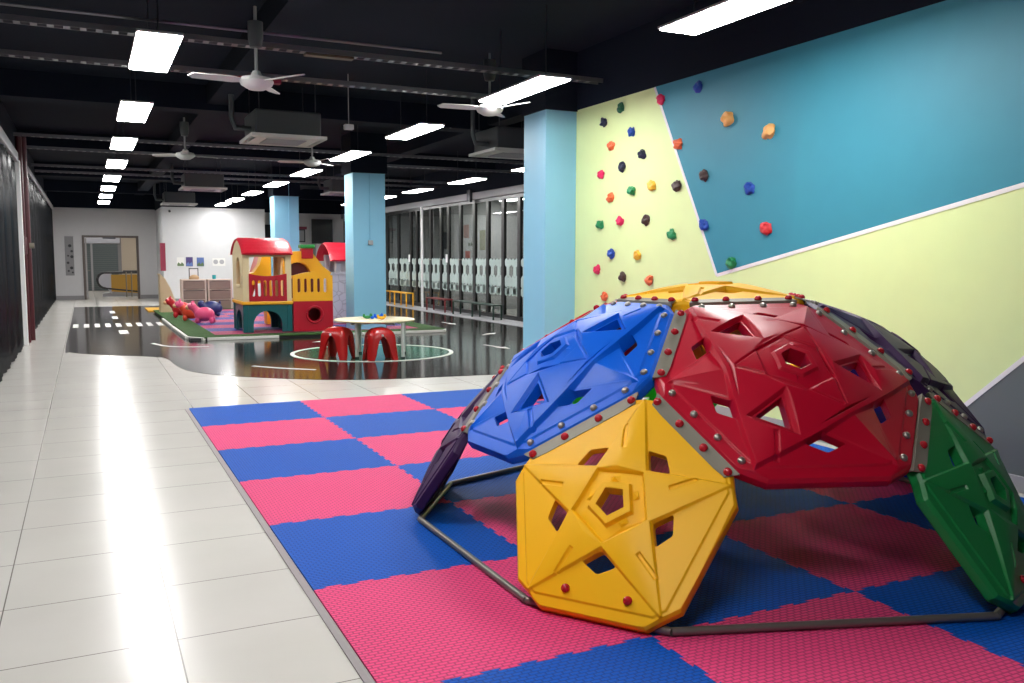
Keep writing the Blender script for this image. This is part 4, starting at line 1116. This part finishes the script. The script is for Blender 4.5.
bm = B(); plate(bm, [(2.46, .0), (2.58, 0), (2.55, 1.5), (2.42, 1.52), (2.33, 1.2), (2.22, 1.05), (2.08, 1.02), (2.0, .84), (2.2, .80), (2.44, .86)], [], .35, (0, 9.9, zf), X, Z)
ob('side', bm, M['yelp'], yt); ob('chute', plate(B(), [(2.05, .3), (2.15, .3), (2.5, 1.35), (2.4, 1.4)], [], .6, (0, 10.5, zf), X, Z), M['orr'], yt)

# castle with red roof behind the pillar
ca = empty('play_castle', (4.1, 9.3, .06), 'pale grey stone-patterned play castle with red roof, half behind the middle blue pillar', 'playhouse')
c0, c1, e0, e1_ = 3.74, 4.62, 9.25, 10.25; wv = c1-c0
bm = B(); plate(bm, rect(0, 0, wv, 1.02), [archp(.30, .66, 0.0+.01, .55)], .06, (c0, e0+.06, zf), X, Z); plate(bm, rect(0, 0, wv, 1.02), [], .06, (c0, e1_, zf), X, Z)
plate(bm, rect(0, 0, e1_-e0-.02, 1.015), [], .06, (c0+.005, e0+.01, zf+.001), Y, Z); plate(bm, rect(0, 0, e1_-e0-.02, 1.015), [], .06, (c1-.065, e0+.01, zf+.001), Y, Z)
ob('stone_wall', bm, M['stone'], ca)
ob('doorway_shade', box(B(), c0+.25, c0+.75, e0+.10, e0+.14, zf, zf+.6), M['gap_shade'], ca)  # dark sheet painting the shade within the arch
ob('ledge', box(B(), c0-.02, c1+.02, e0-.02, e0+.08, zf+1.0, zf+1.05, .01), M['lav'], ca)
for xx in (c0+.06, c0+.32, c1-.2): ob('column', box(B(), xx, xx+.12, e0, e0+.1, zf+1.04, 1.48, .02), M['lav'], ca)
for xx in (c0+.06, c1-.2): ob('column', box(B(), xx, xx+.12, e1_-.1, e1_, zf+1.0, 1.48, .02), M['lav'], ca)
ob('back_panel', box(B(), c0+.1, c1-.1, e1_-.06, e1_-.02, zf+1.0, 1.45), M['lav'], ca)
roof(c0-.08, c1+.1, e0-.14, e1_+.14, 1.38, 1.74, M['shingle'], 'roof', ca)

# ------------------------------------------------------------------ rubber hopping animals
def hopper(loc, rz, body, head, lab, s=1.0):
    o = empty('hopping_animal', loc, lab, 'bouncy toy', 'inflatable hopping animals on the platform mats', rz)
    bm = B()
    ell(bm, (.04, 0, .20), (.215, .155, .155), 3)
    for (x, y) in ((-.10, .09), (-.10, -.09), (.20, .09), (.20, -.09)): ell(bm, (x, y*.8, .07), (.055, .055, .075), 2)
    ell(bm, (-.15, 0, .30), (.08, .07, .09), 2)
    if head is body:
        ell(bm, (-.22, 0, .37), (.10, .085, .085), 3)
    me = finish(bm, 'body')
    b = link('body', me, body, o)
    rm = b.modifiers.new('r', 'REMESH'); rm.mode = 'VOXEL'; rm.voxel_size = .014; rm.use_smooth_shade = True
    sm = b.modifiers.new('s', 'SMOOTH'); sm.iterations = 6
    if head is not body: 
        bm = B(); ell(bm, (-.22, 0, .37), (.10, .085, .085), 3); ob('head', bm, head, o, smooth=60)
    bm = B(); ell(bm, (-.30, 0, .345), (.055, .06, .05), 3); sn = ob('snout', bm, M['tanr'], o, smooth=60)
    for s_ in (-1, 1):
        bm = B(); ell(bm, (-.20, .075*s_, .45), (.02, .022, .05), 2, Matrix.Rotation(.5*s_, 4, 'X')); ob('ear', bm, head, o, smooth=60)
        bm = B(); ell(bm, (-.285, .045*s_, .40), (.012, .012, .014), 2); ob('eye', bm, M['ink'], o, smooth=60)
    for c in o.children:
        c.scale = (1, 1, 1)
    o.scale = (s, s, s); return o
def at_origin(f, loc, *a, **k):
    o = f((0, 0, 0), 0, *a, **k); return o
for loc, rz, bd, hd, lab, s in [((1.30, 10.3, .066), -.35, M['pinkr'], M['pinkr'], 'pink inflatable hopping animal, nearest of the three on the platform', .95),
                                ((1.14, 11.2, .066), -.2, M['orr'], M['pinkr'], 'orange-red inflatable hopping animal with pink head, middle of the three', .95),
                                ((1.05, 12.3, .066), -.1, M['redr'], M['redr'], 'red inflatable hopping animal, farthest of the three, by the plywood panel', 1.0)]:
    o = at_origin(hopper, None, bd, hd, lab, s); o.location = loc; o.rotation_euler = (0, 0, rz)
# dark blue hopper tails behind (only backs show)
bm = B(); ell(bm, (0, 0, .18), (.25, .15, .17), 3); ell(bm, (-.22, 0, .28), (.08, .07, .09), 2); ell(bm, (.2, .08, .3), (.03, .03, .05), 2)
for xx in (-.12, .14):
    for yy in (-.08, .08): ell(bm, (xx, yy, .045), (.05, .05, .05), 2)
o = ob('hopping_animal', bm, mat('navy_rubber', (.02, .03, .14), .35), smooth=60, label='dark blue inflatable hopping animal behind the pink one, before the drawers', cat='bouncy toy', group='inflatable hopping animals on the platform mats'); o.location = (1.75, 12.6, .065)

# plywood slide panel and yellow mat at the back left corner of the platform
bm = B(); pts = [(0, 0), (.56, 0), (.44, .12), (.33, .34), (.24, .60), (.13, .82), (.03, .93), (0, .93)]
plate(bm, pts, [], .03, (.80, 14.6, .062), X, Z); plate(bm, pts, [], .03, (.80, 15.05, .062), X, Z)
bm2 = B(); 
for (a, b) in zip(pts[1:-1], pts[2:]):
    box(bm2, 0, math.hypot(b[0]-a[0], b[1]-a[1])+.01, -.45, 0, -.012, .012, 0, Matrix.Translation((.80+a[0]-.015, 15.03, .062+a[1])) @ Matrix.Rotation(-math.atan2(b[1]-a[1], b[0]-a[0]), 4, 'Y'))
ply = empty('toddler_slide', (1.0, 14.8, .062), 'pale plywood toddler slide with curved slope at the far left corner of the platform', 'slide')
ob('side_panel', bm, M['ply'], ply); ob('chute', bm2, M['ply'], ply)
ob('back_panel', box(B(), .80, .83, 14.57, 15.02, .062, .98), M['ply'], ply)
ob('floor_mat', box(B(), .60, 1.30, 16.0, 17.6, .004, .03, .006), M['yelp'], label='yellow floor mat behind the far left corner of the platform', cat='mat')

# ------------------------------------------------------------------ drawer cabinets with things on top
def cabinet(xa, xb, lab):
    o = empty('drawer_cabinet', ((xa+xb)/2, 15.97, 0), lab, 'cabinet', 'taupe drawer cabinets behind the platform')
    yc = 15.75
    ob('carcass', box(B(), xa, xb, yc, yc+.45, 0, .84, .005), M['cabside'], o)
    for z0_, z1_ in ((.06, .30), (.32, .56), (.58, .81)):
        d = ob('drawer', box(B(), xa+.045, xb-.045, yc-.02, yc+.01, z0_, z1_, .005), M['cab'], o)
        ob('handle_recess', box(B(), xa+.1, xb-.1, yc-.026, yc-.019, z1_-.02, z1_-.005), M['ink'], d)
cabinet(1.41, 2.03, 'taupe three-drawer cabinet, left of the two, behind the pink hopping animals'); cabinet(2.06, 2.68, 'taupe three-drawer cabinet, right of the two, beside the red-roofed playhouse')
o = empty('picture_frame', (1.75, 15.98, .84), 'small black-edged picture frame standing on the left drawer cabinet', 'picture frame')
ob('frame', plate(B(), rect(1.62, .845, 1.86, 1.13), [rect(1.64, .865, 1.84, 1.11)], .02, (0, 15.99, 0), X, Z), M['ink'], o); ob('picture', box(B(), 1.64, 1.84, 15.98, 15.988, .865, 1.11), M['paper'], o); ob('easel_foot', box(B(), 1.70, 1.78, 15.99, 16.1, .841, .855), M['ink'], o)
bm = B(); lathe(bm, [(.0, .841), (.11, .841), (.13, .87), (.11, .92), (.06, .95), (0, .96)], 20, Matrix.Translation((1.74, 15.87, 0)) @ Matrix.Diagonal((1, .6, 1, 1)))
ob('basket', bm, M['woodfr'], label='small brown basket on the left drawer cabinet before the frame', cat='basket', smooth=50)
ob('cup', lathe(B(), [(0, .841), (.045, .841), (.05, .95), (.044, .95), (.04, .85), (0, .85)], 16, Matrix.Translation((2.25, 15.95, 0))), M['cyan'], label='small cyan cup on the right drawer cabinet', cat='cup', smooth=40)

# pictures and signs on the far walls
def printed(xa, xb, za, zb, sky, land, lab, k):
    o = empty('wall_print', ((xa+xb)/2, PW-.01, za), lab, 'picture', 'small unframed prints on the white wall')
    ob('sheet', box(B(), xa, xb, PW-.012, PW-.002, za, zb), sky, o)
    hills = [(xa+.01+(xb-xa-.02)*i/6, za+(zb-za)*(.25+.22*((i*k) % 3)/2)) for i in range(7)]
    ob('landscape', plate(B(), [(xb-.01, za+.01), (xa+.01, za+.01)]+hills if False else [(xa+.01, za+.01), (xb-.01, za+.01)]+hills[::-1], [], .003, (0, PW-.012, 0), X, Z), land, o)
printed(1.80, 2.02, 1.125, 1.41, M['paper'], M['green_print'], 'pale print with green ground, leftmost on the white wall', 2); printed(2.07, 2.28, 1.125, 1.42, M['violet_print'], M['sky_print'], 'dark violet print, second from the left on the white wall', 1)
printed(2.40, 2.62, 1.125, 1.41, M['sky_print'], M['green_print'], 'pale blue print with dark ground, third from the left on the white wall', 4)
o = empty('wall_print', (3.06, PW, 1.12), 'wide white print with grey drawings, rightmost on the white wall', 'picture', 'small unframed prints on the white wall')
ob('sheet', box(B(), 2.88, 3.28, PW-.012, PW-.002, 1.14, 1.39), M['paper'], o)
bm = B()
for cx in (2.98, 3.17): lathe(bm, [(.05, 0), (.075, 0), (.075, .003), (.05, .003)], 18, Matrix.Translation((cx, PW-.012, 1.27)) @ Matrix.Rotation(PI/2, 4, 'X'))
ob('drawing', bm, M['rail'], o)
ob('banner', box(B(), 1.30, 1.46, PW-.14, PW-.11, .98, 1.86, .004), M['signred'], label='narrow maroon sign hung at the corner of the white wall', cat='sign')
o = empty('security_camera', (1.62, PW, 2.86), 'small black and white security camera high on the white wall corner', 'camera')
ob('housing', tube(B(), [(1.62, PW-.12, 2.86), (1.62, PW, 2.88)], .05, 12), M['lampbody'], o, smooth=50); ob('lens', tube(B(), [(1.62, PW-.15, 2.855), (1.62, PW-.12, 2.86)], .035, 12), M['ink'], o, smooth=50)
o = empty('wall_sign', (-1.27, YB, .8), 'tall pale notice board with small dark icons left of the doorway', 'sign')
ob('board', box(B(), -1.42, -1.16, YB-.02, YB, .80, 2.09, .004), M['skirt'], o)
bm = B()
for (xx, zz, q) in ((-1.27, 1.78, .05), (-1.22, 1.60, .04), (-1.33, 1.45, .03), (-1.22, 1.42, .05), (-1.34, 1.22, .04), (-1.24, 1.05, .05), (-1.33, .95, .03), (-1.21, .90, .03)): lathe(bm, [(q*.4, 0), (q, 0), (q, .004), (q*.4, .004)], 12, Matrix.Translation((xx, YB-.02, zz)) @ Matrix.Rotation(PI/2, 4, 'X'))
ob('icon', bm, M['ink'], o)
tv = empty('television', (7.1, 23.9, 2.0), 'large black screen high on the far grey wall beside the middle pillar', 'television')
ob('screen', box(B(), 6.72, 7.5, YB-.14, YB-.07, 1.93, 2.83, .01), M['tv'], tv); ob('bracket', box(B(), 7.0, 7.2, YB-.07, YB-.001, 2.2, 2.5), M['darkmetal'], tv)
ob('cabinet', box(B(), 6.72, 7.7, 23.3, 23.97, 0, 1.92, .01), M['wallw'], label='tall white cupboard under the black screen on the far wall', cat='cupboard')
o = empty('notice_board', (6.1, YB, 2.0), 'dark-framed board with maroon header on the far wall between the blue pillars', 'notice board')
ob('frame', plate(B(), rect(6.02, 1.98, 6.5, 2.45), [rect(6.06, 2.02, 6.46, 2.41)], .02, (0, YB-.0, 0), X, Z), M['darkmetal'], o); ob('header', box(B(), 5.92, 6.56, YB-.04, YB, 2.45, 2.55), M['signred'], o); ob('board', box(B(), 6.06, 6.46, YB-.01, YB, 2.02, 2.41), M['rail'], o)
S('niche_shade', box(B(), 4.7, 5.3, YB-.04, YB, 0, 2.6), M['gap_shade'])  # dark slab on the wall, painted shade in place of a deep gap

# benches by the glass
def bench(x, ya, yb, h, m, lab, n=3):
    o = empty('bench', (x, (ya+yb)/2, 0), lab, 'bench', 'low tube benches along the glass partition')
    ob('seat_rail', box(B(), x-.12, x+.12, ya, yb, h-.03, h, .01), m, o)
    for k in range(n):
        yy = ya+.03+(yb-ya-.06)*k/(n-1)
        for s_ in (-.1, .1): ob('leg', tube(B(), [(x+s_, yy, .012), (x+s_, yy, h-.02)], .022, 8), m, o, smooth=50)
bench(7.55, 15.4, 17.6, .42, M['yelp'], 'yellow low bench by the glass partition, left of the white post'); bench(7.6, 12.5, 13.9, .36, mat('dark_red_metal', (.16, .01, .015), .4), 'dark red low bench by the glass partition, right of the white post', 2); bench(7.6, 9.5, 12.0, .36, mat('dark_green_metal', (.01, .035, .025), .4), 'dark green low bench by the glass partition, nearest the blue pillar')

# ------------------------------------------------------------------ world and view
wd = bpy.data.worlds.new('world'); SC.world = wd; wd.use_nodes = True
wd.node_tree.nodes['Background'].inputs[0].default_value = (.8, .88, 1, 1); wd.node_tree.nodes['Background'].inputs[1].default_value = .05
SC.view_settings.view_transform = 'Standard'; SC.view_settings.look = 'None'; SC.view_settings.exposure = .98; SC.view_settings.gamma = 1
SC.view_settings.use_curve_mapping = False
